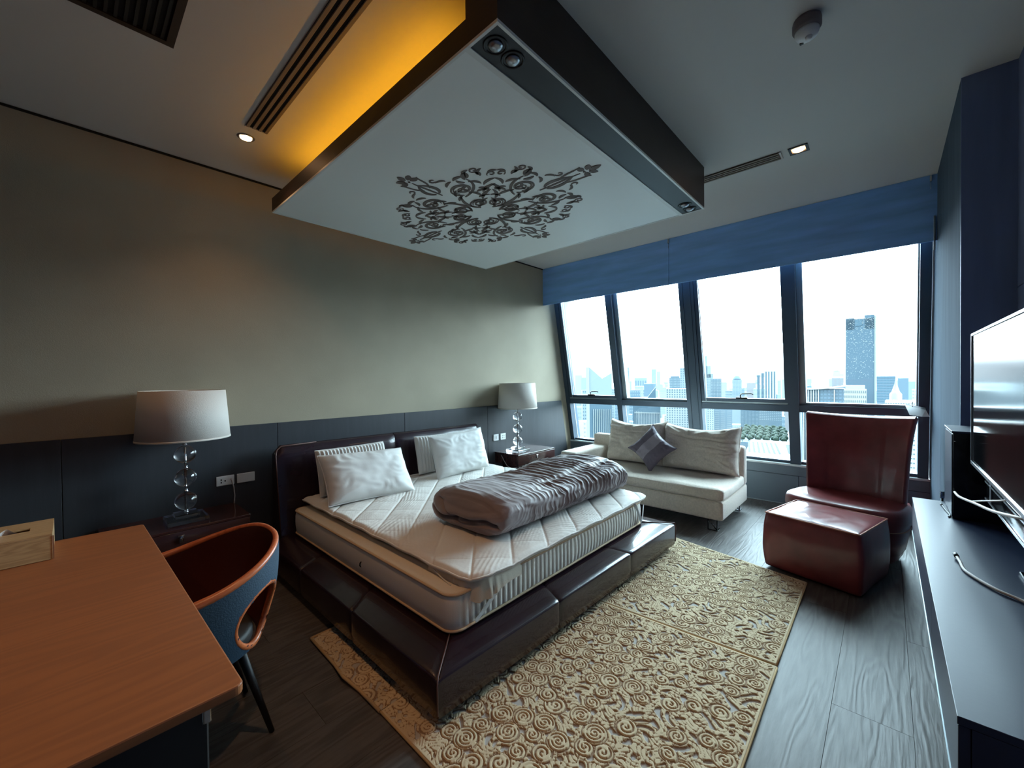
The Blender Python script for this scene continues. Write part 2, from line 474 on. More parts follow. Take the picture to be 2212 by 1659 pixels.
# two small blind brackets at the top of the fascia with wires, and a strip for gap light
for yy, lab in ((1.886, 'small chrome blind bracket at the joint of the blue fascia'), (-.262, 'small chrome blind bracket high at the right end of the fascia')):
    t = thing('blind_bracket', lab, 'bracket', (4.78, yy, 3.03))
    MB().box((4.762, yy - .006, 3.02), (4.784, yy + .006, 3.07), r=.002).build('clip', M['chrome'], t)
    MB().tube([(4.77, yy, 3.02), (4.77, yy, 2.96)], .0015, 5).build('wire', M['chrome'], t)
t = thing('gap_light_strip', 'thin bright strip standing in for gap light at the right end of the window', 'light_strip', (4.775, -.285, 2.5))
MB().box((4.768, -.290, 2.46), (4.782, -.278, 2.74), r=.002).build('light_strip', M['chrome'], t)  # bright metal stands in for light leaking through the gap

# ------------------------------------------------------------------ ceiling canopy over the bed
CX0, CX1, CY0, CY1, CZ = 1.075, 3.36, 1.045, 3.50, 2.756
cn = thing('ceiling_canopy', 'dark wood canopy with pale underside hanging from the ceiling over the bed', 'canopy', (2.22, 2.3, CZ))
MB().box((CX0, CY0 + .175, CZ + .012), (CX1, CY1, CZ + .112)).build('slab', M['canopy_w'], cn)
MB().box((CX0, CY0, CZ + .012), (CX1, CY0 + .175, ZC - .001)).build('bulkhead', M['canopy_w'], cn)
MB().box((CX0 + .012, CY0 + .19, CZ + .003), (CX1 - .012, CY1 - .014, CZ + .012)).build('pale_panel', M['canopy_p'], cn)
MB().box((CX0 + .012, CY0 + .012, CZ + .004), (CX1 - .012, CY0 + .163, CZ + .012)).build('lamp_recess_strip', mat('satin_black', rgb(16, 20, 30), .45), cn)
mb = MB()
mb.box((CX0, CY0, CZ), (CX1, CY0 + .012, CZ + .012)); mb.box((CX0, CY0 + .012, CZ), (CX0 + .012, CY1, CZ + .012))
mb.box((CX1 - .012, CY0 + .012, CZ), (CX1, CY1, CZ + .012)); mb.box((CX0 + .012, CY1 - .014, CZ), (CX1 - .012, CY1, CZ + .012))
mb.box((CX0 + .012, CY0 + .163, CZ), (CX1 - .012, CY0 + .19, CZ + .012))
mb.build('edge_trim', M['canopy_t'], cn)
for i, (x, lab) in enumerate(((CX0 + .075, 'unlit round spotlight nearest the near corner of the canopy'), (CX0 + .175, 'unlit round spotlight beside the corner spotlight of the canopy'),
                              (CX1 - .175, 'unlit spotlight second from the window end of the canopy'), (CX1 - .075, 'unlit spotlight at the window end of the canopy'))):
    t = thing('canopy_spotlight', lab, 'spotlight', (x, CY0 + .085, CZ + .004))
    MB().lathe([(.040, 0), (.046, -.004), (.050, 0), (.046, .001), (.040, .001)], (x, CY0 + .085, CZ + .003), 28, closed=True).build('bezel', M['black'], t)
    MB().lathe([(.0, -.016), (.018, -.014), (.029, -.006), (.031, .0), (.0, .0)], (x, CY0 + .085, CZ + .004), 24).build('lens', M['steel'], t)
# LED cove on top of the slab, along the left edge and the wall edge
led = thing('cove_light', 'amber light strip lying hidden on top of the canopy along its left edge', 'light', (CX0 + .12, 2.3, CZ + .112))
MB().box((CX0 + .16, CY0 + .40, CZ + .113), (CX0 + .19, CY1 - .28, CZ + .128)).build('strip', M['led'], led)
MB().box((CX0 + .35, CY1 - .19, CZ + .113), (CX1 - .35, CY1 - .165, CZ + .122)).build('strip', emis('cove_led_amber_dim', (1, .42, .03, 1), 1.4), led)

# stencilled scroll ornament on the pale panel
def ribbon(mb, pts, ws, z=CZ - .0005, th=.0035):
    """flat tapered stroke, raised a little"""
    pts = [Vector(p) for p in pts]; n = len(pts)
    L, R_ = [], []
    for i, p in enumerate(pts):
        d = (pts[min(i + 1, n - 1)] - pts[max(i - 1, 0)]); d.normalize()
        q = Vector((-d.y, d.x)); w = ws(i / (n - 1)) / 2 if callable(ws) else ws / 2
        L.append(p + q * w); R_.append(p - q * w)
    a = [mb.bm.verts.new((p.x, p.y, z)) for p in L]; b = [mb.bm.verts.new((p.x, p.y, z)) for p in R_]
    c = [mb.bm.verts.new((p.x, p.y, z + th)) for p in L]; d = [mb.bm.verts.new((p.x, p.y, z + th)) for p in R_]
    for i in range(n - 1):
        mb.bm.faces.new([a[i], b[i], b[i + 1], a[i + 1]]); mb.bm.faces.new([a[i], a[i + 1], c[i + 1], c[i]]); mb.bm.faces.new([b[i + 1], b[i], d[i], d[i + 1]])
def spiral(c, r0, r1, a0, turns, n=36, s=1):
    return [(c[0] + (r0 + (r1 - r0) * (i / n)) * math.cos(a0 + s * turns * 2 * PI * i / n), c[1] + (r0 + (r1 - r0) * (i / n)) * math.sin(a0 + s * turns * 2 * PI * i / n)) for i in range(n + 1)]
def leaf(mb, p, ang, L, w, bend=.0, f=None):
    pts = []
    for i in range(9):
        t_ = i / 8; a = ang + bend * t_
        pts.append((p[0] + math.cos(a) * L * t_, p[1] + math.sin(a) * L * t_))
    if f: pts = [f(q) for q in pts]
    ribbon(mb, pts, lambda t_: .003 + w * math.sin(PI * min(1, t_ * 1.02)) ** .8)
def bez(p0, p1, p2, p3, n=16):
    o = []
    for i in range(n + 1):
        t_ = i / n; u = 1 - t_
        o.append(tuple(u ** 3 * p0[k] + 3 * u * u * t_ * p1[k] + 3 * u * t_ * t_ * p2[k] + t_ ** 3 * p3[k] for k in (0, 1)))
    return o
MCX, MCY, SXm, SYm = 2.225, 2.32, .76, 1.0
def motif(th):
    mb = MB(); c_, s_ = math.cos(th), math.sin(th)
    def f(q): x, y = q; return (MCX + SXm * (x * c_ - y * s_), MCY + SYm * (x * s_ + y * c_))
    def rib(pts, w): ribbon(mb, [f(q) for q in pts], w)
    tp = lambda w: (lambda t_: .003 + w * math.sin(PI * (.12 + .83 * t_)))
    for s in (1, -1):
        g = lambda pts: [(x, s * y) for x, y in pts]
        # the pair of big scrolls next to the centre and outer scrolls
        rib(g(spiral((.20, .10), .085, .012, -2.2, 1.7)), tp(.013))
        rib(g(spiral((.20, .10), .060, .022, -1.4, .8, 20)), tp(.009))
        rib(g(bez((.12, .05), (.22, -.02), (.34, .02), (.44, .10))), tp(.022))
        rib(g(spiral((.50, .17), .105, .014, -2.6, 1.55)), tp(.014))
        rib(g(spiral((.50, .17), .078, .05, -2.2, .7, 18)), tp(.007))
        rib(g(bez((.38, .10), (.40, .22), (.48, .31), (.60, .30))), tp(.018))
        # acanthus leaves fanning toward the diagonals
        for (x, y, a, L, w, b) in ((.17, .085, .55, .13, .022, .6), (.24, .17, .50, .17, .024, .55), (.30, .20, .30, .13, .022, -.5), (.34, .25, .75, .15, .024, .6),
                                   (.43, .33, .75, .12, .022, .7), (.46, .33, .25, .11, .020, -.7), (.29, .17, 1.05, .09, .018, .9), (.38, .22, 1.2, .09, .018, .7),
                                   (.36, .02, .5, .10, .020, .5), (.44, .06, .2, .11, .020, .5), (.50, .17, .9, .06, .020, .4), (.50, .17, 2.5, .055, .018, .4), (.50, .17, 4.2, .055, .016, .4),
                                   (.60, .29, .2, .12, .030, .5), (.61, .31, 1.0, .09, .024, -.5), (.57, .26, -.9, .08, .022, .6), (.66, .22, .9, .09, .022, .8), (.70, .18, -.2, .08, .016, -.8),
                                   (.56, .40, .8, .08, .022, -.8), (.58, .40, .1, .09, .020, .8), (.62, .12, .4, .09, .020, .7), (.28, .10, 2.4, .045, .016, 0),
                                   (.42, .27, 2.0, .07, .018, .6), (.68, .33, .6, .06, .018, .8), (.55, .46, 1.0, .07, .018, .9), (.13, .04, .5, .07, .018, .6)):
            leaf(mb, (x, s * y), s * a, L, w, s * b, f)
        rib(g(spiral((.52, .47), .034, .008, -1.5, 1.1, 16)), tp(.008)); rib(g(spiral((.66, .42), .034, .008, -2.5, 1.1, 16)), tp(.009))
        rib(g(spiral((.36, .30), .024, .007, 0, 1.1, 16)), tp(.007)); rib(g(spiral((.78, .12), .03, .012, 2.8, .8, 14)), tp(.009))
        # bud leaves enclosing the stem
        rib(g(bez((.60, .015), (.64, .075), (.74, .06), (.82, .0))), tp(.026))
        rib(g(bez((.72, .03), (.80, .09), (.86, .06), (.92, .09))), tp(.010))
    rib(bez((.55, 0), (.65, .01), (.78, -.01), (.88, 0)), tp(.012))
    for k in range(5):
        leaf(mb, (.925 + .02 * math.cos((k - 2) * .95), .02 * math.sin((k - 2) * .95)), (k - 2) * .95, .085 if k == 2 else .07, .038, 0, f)
    pc = f((.91, 0)); mb.lathe([(.009, 0), (.009, .003)], (pc[0], pc[1], CZ - .0005), 8)
    return mb
for k in range(4):
    motif(k * PI / 2).build('scroll_ornament', M['taupe'], cn, normals=False)

# ------------------------------------------------------------------ ceiling fittings
def diffuser(x0, x1, y0, y1, lab):
    t = thing('slot_diffuser', lab, 'vent', ((x0 + x1) / 2, (y0 + y1) / 2, ZC))
    MB().box((x0, y0, ZC - .004), (x1, y1, ZC - .001)).build('backing', M['gap'], t)
    bm_ = mat('diffuser_blade', rgb(128, 116, 102), .6)
    n = 4; w = (x1 - x0)
    for k in range(n):
        a = x0 + w * k / (n - .35)
        MB().box((a, y0, ZC - .012), (a + w * .15, y1, ZC - .004), r=.002).build('blade', bm_, t)
    for yy in (y0 - .012, y1):
        MB().box((x0 - .004, yy, ZC - .010), (x1 + .004, yy + .012, ZC - .001), r=.001).build('end_cap', M['ceiling'], t)
diffuser(.775, .90, .62, 2.985, 'long slot air diffuser in the ceiling left of the glowing canopy')
diffuser(3.515, 3.625, .58, 2.95, 'long slot air diffuser in the ceiling on the window side of the canopy')
t = thing('ceiling_grille', 'dark louvred return air grille in the upper left ceiling corner', 'vent', (-.1, 1.9, ZC))
MB().box((-.62, 1.25, ZC - .006), (.33, 2.50, ZC - .001)).build('backing', M['gap'], t)
mb = MB(); mb.box((-.65, 1.22, ZC - .02), (-.62, 2.53, ZC - .001)); mb.box((.33, 1.22, ZC - .02), (.36, 2.53, ZC - .001)); mb.box((-.62, 1.22, ZC - .02), (.33, 1.25, ZC - .001)); mb.box((-.62, 2.50, ZC - .02), (.33, 2.53, ZC - .001))
mb.build('frame', mat('grille_frame', rgb(58, 44, 36), .5), t)
gm = mat('grille_louvre', rgb(34, 30, 30), .5)
for k in range(30):
    x = -.605 + k * .0315
    MB().box((x, 1.25, ZC - .016), (x + .012, 2.50, ZC - .006)).build('louvre', gm, t)

def downlight(x, y, lab, square=False, power=26, spot=105, col=(1, .54, .26), body=True):
    t = thing('ceiling_downlight', lab, 'downlight', (x, y, ZC))
    if square:
        mb = MB()
        for a, b, c, d in ((-.058, -.058, .058, -.042), (-.058, .042, .058, .058), (-.058, -.042, -.042, .042), (.042, -.042, .058, .042)):
            mb.box((x + a, y + b, ZC - .007), (x + c, y + d, ZC - .001))
        mb.build('bezel', M['black'], t)
    else:
        MB().lathe([(.034, 0), (.044, -.006), (.052, -.001), (.034, 0)], (x, y, ZC - .001), 28).build('bezel', M['steel'], t)
    MB().lathe([(.034, -.006), (.033, -.002), (.0, -.002), (.0, -.006)], (x, y, ZC - .002), 24).build('bulb', M['bulb'], t)
    l = bpy.data.lights.new('downlight_lamp', 'SPOT'); l.energy = power; l.color = col; l.spot_size = math.radians(spot); l.spot_blend = .8; l.shadow_soft_size = .03
    o = bpy.data.objects.new('downlight_lamp', l); C.objects.link(o); o.parent = t; o.location = (0, 0, -.02)
    return t
downlight(.815, 3.14, 'lit round downlight at the end of the slot diffuser near the beige wall', power=3.2)
downlight(3.57, .467, 'lit square-rimmed downlight at the end of the window side diffuser', square=True, power=1.5, spot=80)
downlight(.60, 1.0, 'lit round downlight over the floor between desk and bed', power=11, spot=112)
downlight(-1.3, 1.9, 'lit round downlight over the far end of the desk', power=5, spot=130)

t = thing('smoke_detector', 'white round smoke detector hanging under the grey ceiling', 'detector', (2.31, .27, ZC))
MB().lathe([(.0, 0), (.052, 0), (.056, -.012), (.056, -.042), (.050, -.052), (.0, -.052)], (2.31, .27, ZC), 32).build('base', mat('detector_shadow_grey', rgb(120, 110, 112), .5), t)  # base is one even grey, head is white
MB().lathe([(.0, -.052), (.047, -.052), (.047, -.062), (.040, -.078), (.024, -.086), (.0, -.088)], (2.31, .27, ZC), 32).build('sensing_head', M['white'], t)
MB().lathe([(.0, 0), (.014, 0), (.012, -.012), (.0, -.013)], (2.30, .262, ZC - .086), 16).build('cap', M['white'], t)
MB().box((2.325, .285, ZC - .088), (2.335, .30, ZC - .08)).build('indicator', M['black'], t)

# ------------------------------------------------------------------ rugs with carved pile
def rug_height(X, Y, seed):
    """plush field (.8) with carved ring grooves (.3) and patches of bare ground (0)"""
    Hh = np.full_like(X, .8); rnd = random.Random(seed)
    s = .088
    w = np.sin(X * 52 + 2.2 * np.sin(Y * 41) + 1.3 * np.sin(X * 23 + Y * 19)) * np.sin(Y * 56 + 2.4 * np.sin(X * 43 + 1) + 1.2 * np.sin(Y * 21 - X * 27))
    w2 = np.sin(X * 150 + 3.2 * np.sin(Y * 67) + 2 * np.sin(X * 41)) + np.sin(Y * 160 + 3.1 * np.sin(X * 71 + 1) + 2 * np.sin(Y * 47))
    Hh = np.where(np.abs(w2) < .20, .28, Hh)
    Hh = np.where(w < -.54, 0, Hh)
    Hh = np.where((w < -.45) & (w >= -.54), .30, Hh)
    ix0, ix1 = int(X.min() / s) - 1, int(X.max() / s) + 1
    iy0, iy1 = int(Y.min() / s) - 1, int(Y.max() / s) + 1
    for i in range(ix0, ix1 + 1):
        for j in range(iy0, iy1 + 1):
            cx = (i + (.5 if j % 2 else 0)) * s + rnd.uniform(-.018, .018); cy_ = j * s + rnd.uniform(-.018, .018)
            kind = rnd.random(); r = s * rnd.uniform(.36, .56); ph = rnd.uniform(0, 6.28); sg = rnd.choice((-1, 1))
            if kind > .66: continue
            m = (abs(X - cx) < s * .8) & (abs(Y - cy_) < s * .8)
            if not m.any(): continue
            dx = X[m] - cx; dy = Y[m] - cy_; d = np.hypot(dx, dy); a = np.arctan2(dy, dx)
            ps = .0150 if kind < .5 else .019
            q = (d / ps + sg * (a + ph) / (2 * PI)) % 1.0
            g = np.where((q > .60), .25, .9)
            gap = (np.cos(a * (2 if kind < .4 else 1) + ph) > .86)
            g = np.where(gap & (g < .5), .8, g)
            Hh[m] = np.where(d < r, g, np.where(d < r + .0045, .25, Hh[m]))
    return Hh
rm = bpy.data.materials.new('rug_carved_pile'); rm.use_nodes = True
n = rm.node_tree; b = n.nodes['Principled BSDF']
tcn = n.nodes.new('ShaderNodeAttribute'); tcn.attribute_name = 'pile'
rr = n.nodes.new('ShaderNodeValToRGB')
rr.color_ramp.elements[0].position = .05; rr.color_ramp.elements[0].color = rgb(176, 174, 170)
rr.color_ramp.elements[1].position = .7; rr.color_ramp.elements[1].color = rgb(202, 184, 152)
e = rr.color_ramp.elements.new(.28); e.color = rgb(136, 106, 76)
n.links.new(tcn.outputs['Fac'], rr.inputs[0]); n.links.new(rr.outputs[0], b.inputs['Base Color'])
b.inputs['Roughness'].default_value = .95; b.inputs['Specular IOR Level'].default_value = .1; b.inputs['Sheen Weight'].default_value = .2
def rug(name, lab, quad, nx, ny, seed, loc):
    t = thing(name, lab, 'rug', loc)
    q = [np.array(p, float) for p in quad]
    u = np.linspace(0, 1, nx)[None, :, None]; v = np.linspace(0, 1, ny)[:, None, None]
    XY = (1 - u) * (1 - v) * q[0] + u * (1 - v) * q[1] + u * v * q[2] + (1 - u) * v * q[3]
    X, Y = XY[..., 0], XY[..., 1]
    h = rug_height(X, Y, seed)
    eu = np.minimum(u[..., 0], 1 - u[..., 0]) * abs(q[1][0] - q[0][0]); ev = np.minimum(v[..., 0], 1 - v[..., 0]) * abs(q[3][1] - q[0][1])
    e_ = np.minimum(np.broadcast_to(eu, h.shape), np.broadcast_to(ev, h.shape))
    h = np.where(e_ < .012, .8, h)
    Z = .006 + .009 * h; Z = np.where(e_ < 1e-4, .001, Z)
    o = grid_mesh('pile', np.stack([X, Y, Z], -1), rm, t)
    o['kind'] = 'stuff'
    at = o.data.attributes.new('pile', 'FLOAT', 'POINT'); at.data.foreach_set('value', h.ravel().astype(np.float32))
    return t, q
def binding(t, q, idx=(0, 1, 2, 3)):
    for k in idx:
        a, b_ = q[k], q[(k + 1) % 4]
        n_ = 10
        MB().tube([(a[0] + (b_[0] - a[0]) * i / n_, a[1] + (b_[1] - a[1]) * i / n_, .007) for i in range(n_ + 1)], .0055, 6).build('binding', M['rug_edge'], t)
t, q = rug('carved_rug', 'beige carved rug under the near end of the bed', [(.885, .385), (2.345, .40), (2.27, 1.62), (.89, 1.62)], 560, 470, 3, (1.6, 1.4, 0))
binding(t, q, (0, 1, 3))
qb = [(.89, 1.62), (2.27, 1.62), (2.22, 2.37), (.885, 2.37)]
hx = np.array([[(*qb[0], .010), (*qb[1], .010)], [(*qb[3], .010), (*qb[2], .010)]])
X2 = np.linspace(.89, 1.35, 140)[None, :] * np.ones((230, 1)); Y2 = np.linspace(1.62, 2.37, 230)[:, None] * np.ones((1, 140))
# edge of the rug curls slightly outward half way along
X2 = X2 - .022 * np.exp(-((Y2 - 1.95) / .07) ** 2) * (1.35 - X2) / .46 + .0 * Y2
h2 = rug_height(X2, Y2, 3)
o = grid_mesh('pile', np.stack([X2, Y2, .006 + .009 * h2 + .016 * np.exp(-((Y2 - 1.93) / .06) ** 2) * np.clip(1 - (X2 - .87) / .08, 0, 1)], -1), rm, t); o['kind'] = 'stuff'
at = o.data.attributes.new('pile', 'FLOAT', 'POINT'); at.data.foreach_set('value', h2.ravel().astype(np.float32))
MB().box((1.35, 1.62, .001), (2.2, 2.37, .010)).build('backing', M['rug_edge'], t)
MB().tube([(.888, 1.62, .009), (.885, 1.8, .010), (.866, 1.93, .022), (.882, 2.06, .010), (.887, 2.37, .009)], .008, 6).build('binding', M['rug_edge'], t)
MB().tube([(.887, 2.37, .009), (2.2, 2.37, .009)], .008, 6).build('binding', M['rug_edge'], t)
t, q = rug('carved_rug', 'beige carved rug reaching from the joint to the leather ottoman', [(2.362, .405), (3.45, .41), (3.66, 1.42), (2.29, 1.42)], 430, 400, 11, (3.0, 1.0, 0))
binding(t, q)

# ------------------------------------------------------------------ bed
bed = thing('platform_bed', 'dark oxblood leather platform bed against the beige wall', 'bed', (2.2, 2.4, 0))
OX0, OX1, OY0, OY1 = .99, 3.41, 1.325, 3.45
IX0, IX1, IY0 = 1.20, 3.14, 1.52
ZI, ZO, ZBt = .262, .225, .055
def rail_section(mb, P_out, P_in, s0, s1, puff=.010):
    """one upholstered length: outline from under the lip, up the outer face, over the top, to the mattress"""
    prof = [(0.05, ZBt), (.0, ZBt + .006), (-.003, ZBt + .05), (-.002, ZO - .014), (.002, ZO - .005), (.010, ZO), (.03, ZO + .004), (.5, (ZO + ZI) / 2 + .004), (1.0, ZI), (1.0, ZI - .09)]
    rows = []
    KS = [0, .004, .01, .02, .04, .08, .2, .35, .5, .65, .8, .92, .96, .98, .99, .996, 1]
    for k in KS:
        t_ = s0 + (s1 - s0) * k
        pin = 1 - math.exp(-min(k, 1 - k) * (s1 - s0) / .006)
        row = []
        for (d, z) in prof:
            po = Vector(P_out(t_)); pi = Vector(P_in(t_))
            dirn = (pi - po); L = dirn.length; dn = dirn / L
            dd = d * L if d > .1 or d == 1.0 else d
            p = po + dn * dd
            sh = .007 * (1 - pin)
            row.append((p.x + dn.x * sh, p.y + dn.y * sh, z - (sh * .9 if z > .15 else 0)))
        rows.append(row)
    mb.grid(rows)
    for r_ in (rows[0], rows[-1]): mb.bm.faces.new([mb.bm.verts.new(v) for v in r_])
fo = lambda x0, x1: (lambda t_: (OX0 + (OX1 - OX0) * t_, OY0 - .02 * t_ + .012, 0))
def Pfo(t_): return (OX0 + (OX1 - OX0) * t_, 1.345 - .045 * t_, 0)
def Pfi(t_): return (IX0 + (IX1 - IX0) * t_, IY0, 0)
bounds = [0, .340, .681, 1.0]
for a, b_ in zip(bounds, bounds[1:]):
    mb = MB(); rail_section(mb, Pfo, Pfi, a, b_); mb.build('upholstered_rail', M['leather'], bed)
def Plo(t_): return (OX0 + (1 - t_) * .0, 1.345 + (OY1 - 1.345) * t_, 0)
def Pli(t_): return (IX0, IY0 + (OY1 - IY0) * t_, 0)
def Pro(t_): return (OX1, 1.30 + (OY1 - 1.30) * t_, 0)
def Pri(t_): return (IX1, IY0 + (OY1 - IY0) * t_, 0)
for Po, Pi in ((Plo, Pli), (Pro, Pri)):
    for a, b_ in ((0, .36), (.36, .70), (.70, 1.0)):
        mb = MB(); rail_section(mb, Po, Pi, a, b_); mb.build('upholstered_rail', M['leather'], bed)
for (a, b_) in ((Pfo(0), Pfi(0)), (Pfo(1), Pfi(1))):
    mb = MB().tube([(a[0] + .002, a[1] + .002, ZBt + .02), (a[0] - .002, a[1] - .002, ZO - .02), (a[0] + .012, a[1] + .012, ZO + .002), (b_[0], b_[1], ZI + .002)], .0035, 6)
    mb.build('seam', M['seam'], bed)
MB().box((1.16, 1.50, .012), (3.22, 3.42, .175)).build('plinth', M['gap'], bed)
# headboard: two padded halves, leaning slightly back
for (xa, xb) in ((1.085, 2.147), (2.153, 3.29)):
    nx_, nz_ = 26, 22
    rows = []
    for i in range(nx_ + 1):
        u = i / nx_; row = []
        x = xa + (xb - xa) * u
        e0 = (u if xa < 1.5 else 1 - u)
        for j in range(nz_ + 1):
            a = j / nz_          # around the top edge from front bottom to back bottom
            hb = .938 - .012 * (x - 1.1) / 2.2
            cr = .05
            ex = min(1, e0 * (xb - xa) / cr)
            top = hb - cr * (1 - math.sqrt(max(0, 1 - (1 - ex) ** 2)))
            if a < .45: z = .20 + (top - .03 - .20) * (a / .45); yy = 3.46 + .10 * (z - .2) / .7
            elif a > .55: z = .20 + (top - .03 - .20) * ((1 - a) / .45); yy = 3.64
            else:
                k = (a - .45) / .1; z = top - .03 + .03 * math.sin(PI * k); yy = (3.46 + .10 * (top - .23) / .7) * (1 - k) + 3.64 * k
            puff = 0
            if a <= .5:
                seam_e = min(u, 1 - u) * (xb - xa)
                puff = -.014 * (1 - math.exp(-seam_e / .03)) - .005 * noise.noise(Vector((x * 5, z * 6, 0)))
            row.append((x, yy + puff, z))
        rows.append(row)
    mb = MB(); mb.grid(rows)
    for r_ in (rows[0], rows[-1]): mb.bm.faces.new([mb.bm.verts.new(v) for v in r_])
    mb.build('headboard_pad', M['leather'], bed)
mb = MB().tube([(1.083, 3.455, .25), (1.083, 3.54, .86), (1.095, 3.555, .905), (1.13, 3.56, .932), (1.4, 3.558, .936)], .004, 6); mb.build('seam', M['seam'], bed)

# ------------------------------------------------------------------ mattress
MX0, MX1, MY0, MY1, MZ0, MZ1 = 1.17, 3.165, 1.475, 3.44, .262, .448
mt = thing('mattress', 'ivory mattress with fluted front side on the leather bed', 'mattress', (2.17, 2.45, .262))
def outline(x0, x1, y0, y1, r, step=.0055, flute=True, k0=.0):
    pts = []
    def seg(a, b, nrm, fl):
        L = math.hypot(b[0] - a[0], b[1] - a[1]); n = max(2, int(L / step)) if fl else max(2, int(L / .06))
        for i in range(n):
            t_ = i / n; d = 0
            if fl:
                s = (t_ * L) / .0385
                d = .0075 * (abs(math.sin(PI * s)) ** .6 - .6)
            pts.append((a[0] + (b[0] - a[0]) * t_ + nrm[0] * d, a[1] + (b[1] - a[1]) * t_ + nrm[1] * d))
    def arc(cx, cy_, a0):
        for i in range(8): a = a0 + PI / 2 * i / 8; pts.append((cx + r * math.cos(a), cy_ + r * math.sin(a)))
    seg((x0 + r, y0), (x1 - r, y0), (0, -1), flute); arc(x1 - r, y0 + r, -PI / 2)
    seg((x1, y0 + r), (x1, y1 - r), (1, 0), False); arc(x1 - r, y1 - r, 0)
    seg((x1 - r, y1), (x0 + r, y1), (0, 1), False); arc(x0 + r, y1 - r, PI / 2)
    seg((x0, y1 - r), (x0, y0 + r), (-1, 0), False); arc(x0 + r, y0 + r, PI)
    return pts
o1 = outline(MX0, MX1, MY0, MY1, .07)
rows = []
cxm, cym = (MX0 + MX1) / 2, (MY0 + MY1) / 2
for z, s in ((MZ0 + .008, -.006), (MZ0 + .02, .0), (MZ0 + .06, .004), ((MZ0 + MZ1) / 2, .005), (MZ1 - .05, .004), (MZ1 - .02, .0), (MZ1 - .008, -.006)):
    rows.append([(x + s * (1 if x > cxm else -1), y + s * (1 if y > cym else -1), z) for x, y in o1])
mb = MB(); mb.grid(rows, wrap=True); mb.build('side_wall', M['matt_side'], mt)
o2 = outline(MX0 + .004, MX1 - .004, MY0 + .004, MY1 - .004, .07, flute=False)
MB().prism(o2, MZ1 - .03, MZ1, r=.012, seg=2, smooth=True).build('top_cover', M['matt_top'], mt)
MB().prism(o2, MZ0, MZ0 + .02).build('bottom_cover', M['matt_side'], mt)
for z in (MZ0 + .008, MZ1 - .008):
    oo = outline(MX0 - .001, MX1 + .001, MY0 - .003, MY1, .072, flute=False)
    MB().tube([(x, y, z) for x, y in oo] + [(oo[0][0], oo[0][1], z)], .0065, 6, cap=False).build('piping', M['piping'], mt)
MB().tube([(1.169, 2.33, .325), (1.160, 2.335, .335), (1.160, 2.33, .352), (1.169, 2.325, .362)], .004, 5).build('side_handle', M['black'], mt)

# topper and quilted pad lying over the mattress
tp_ = thing('mattress_topper', 'thin ivory topper lying skewed on the mattress', 'topper', (2.2, 2.4, .45))
o3 = outline(1.285, 3.16, 1.45, 3.43, .08, flute=False)
MB().prism(o3, MZ1 + .003, .492, r=.016, seg=3, smooth=True).build('foam_slab', M['matt_top'], tp_)
mb = MB()   # gathered skirt at the near corner
rows = []
for k in range(5):
    z = .500 - .018 * k - (.012 if k == 4 else 0); row = []
    for i in range(41):
        s = i / 40
        if s < .45:   x, y = 1.275, 1.78 - (1.78 - 1.53) * s / .45
        elif s < .6:
            a = PI + (PI / 2) * (s - .45) / .15; x, y = 1.275 + .09 + .09 * math.cos(a), 1.53 + .09 * math.sin(a)
        else:         x, y = 1.365 + (1.60 - 1.365) * (s - .6) / .4, 1.44
        g = .010 * math.sin(i * 2.1) * (k / 4) * math.exp(-((s - .52) / .18) ** 2) * 1.5
        drop = .035 * math.exp(-((s - .58) / .16) ** 2) * (k / 4)
        nx_, ny_ = ((-1, 0) if s < .45 else ((0, -1) if s > .6 else (math.cos(PI + PI / 2 * (s - .45) / .15), math.sin(PI + PI / 2 * (s - .45) / .15))))
        row.append((x + nx_ * (g + .004 + .004 * k), y + ny_ * (g + .004 + .004 * k), z - drop))
    rows.append(row)
mb.grid(rows); mb.build('corner_skirt', M['matt_top'], tp_)

qd = thing('quilted_pad', 'white quilted mattress pad covering the bed', 'mattress pad', (2.2, 2.4, .495))
nx_, ny_ = 300, 310
u = np.linspace(0, 1, nx_)[None, :]; v = np.linspace(0, 1, ny_)[:, None]
QX0, QX1, QY0, QY1 = 1.245, 3.185, 1.415, 3.45
X = (QX0 + (QX1 - QX0) * u) * np.ones_like(v); Y = (QY0 + (QY1 - QY0) * v) * np.ones_like(u)
rc = .13
cxl = np.clip(QX0 + rc - X, 0, None); cyl = np.clip(QY0 + rc - Y, 0, None); cxr = np.clip(X - (QX1 - rc), 0, None)
# rounded corners at the foot end
for cc, sgn in ((cxl, 1), (cxr, -1)):
    d = np.hypot(cc, cyl); k = np.where((cc > 0) & (cyl > 0), np.maximum(np.maximum(cc, cyl) / np.maximum(d, 1e-6), .0), 1)
    X = np.where((cc > 0) & (cyl > 0), X + sgn * cc * (1 - k), X); Y = np.where((cc > 0) & (cyl > 0), Y + cyl * (1 - k), Y)
p = (X - Y) ; q_ = (X + Y)
per = .295
def groove(w, ph, wd): 
    f_ = np.abs(((w - ph) / per + .5) % 1 - .5) * per
    return np.exp(-(f_ / wd) ** 2)
g1 = groove(p, -.185, .007); g2 = groove(q_, .05, .007)
f1 = np.abs(((p + .185) / per + .5) % 1 - .5) * per / per * 2
f2 = np.abs(((q_ - .05) / per + .5) % 1 - .5) * per / per * 2
puff = .010 * np.sqrt(np.clip(f1, 0, 1)) * (.55 + .45 * np.sqrt(np.clip(f2, 0, 1)))
wr_ = np.zeros_like(X)
rs = np.random.RandomState(4)
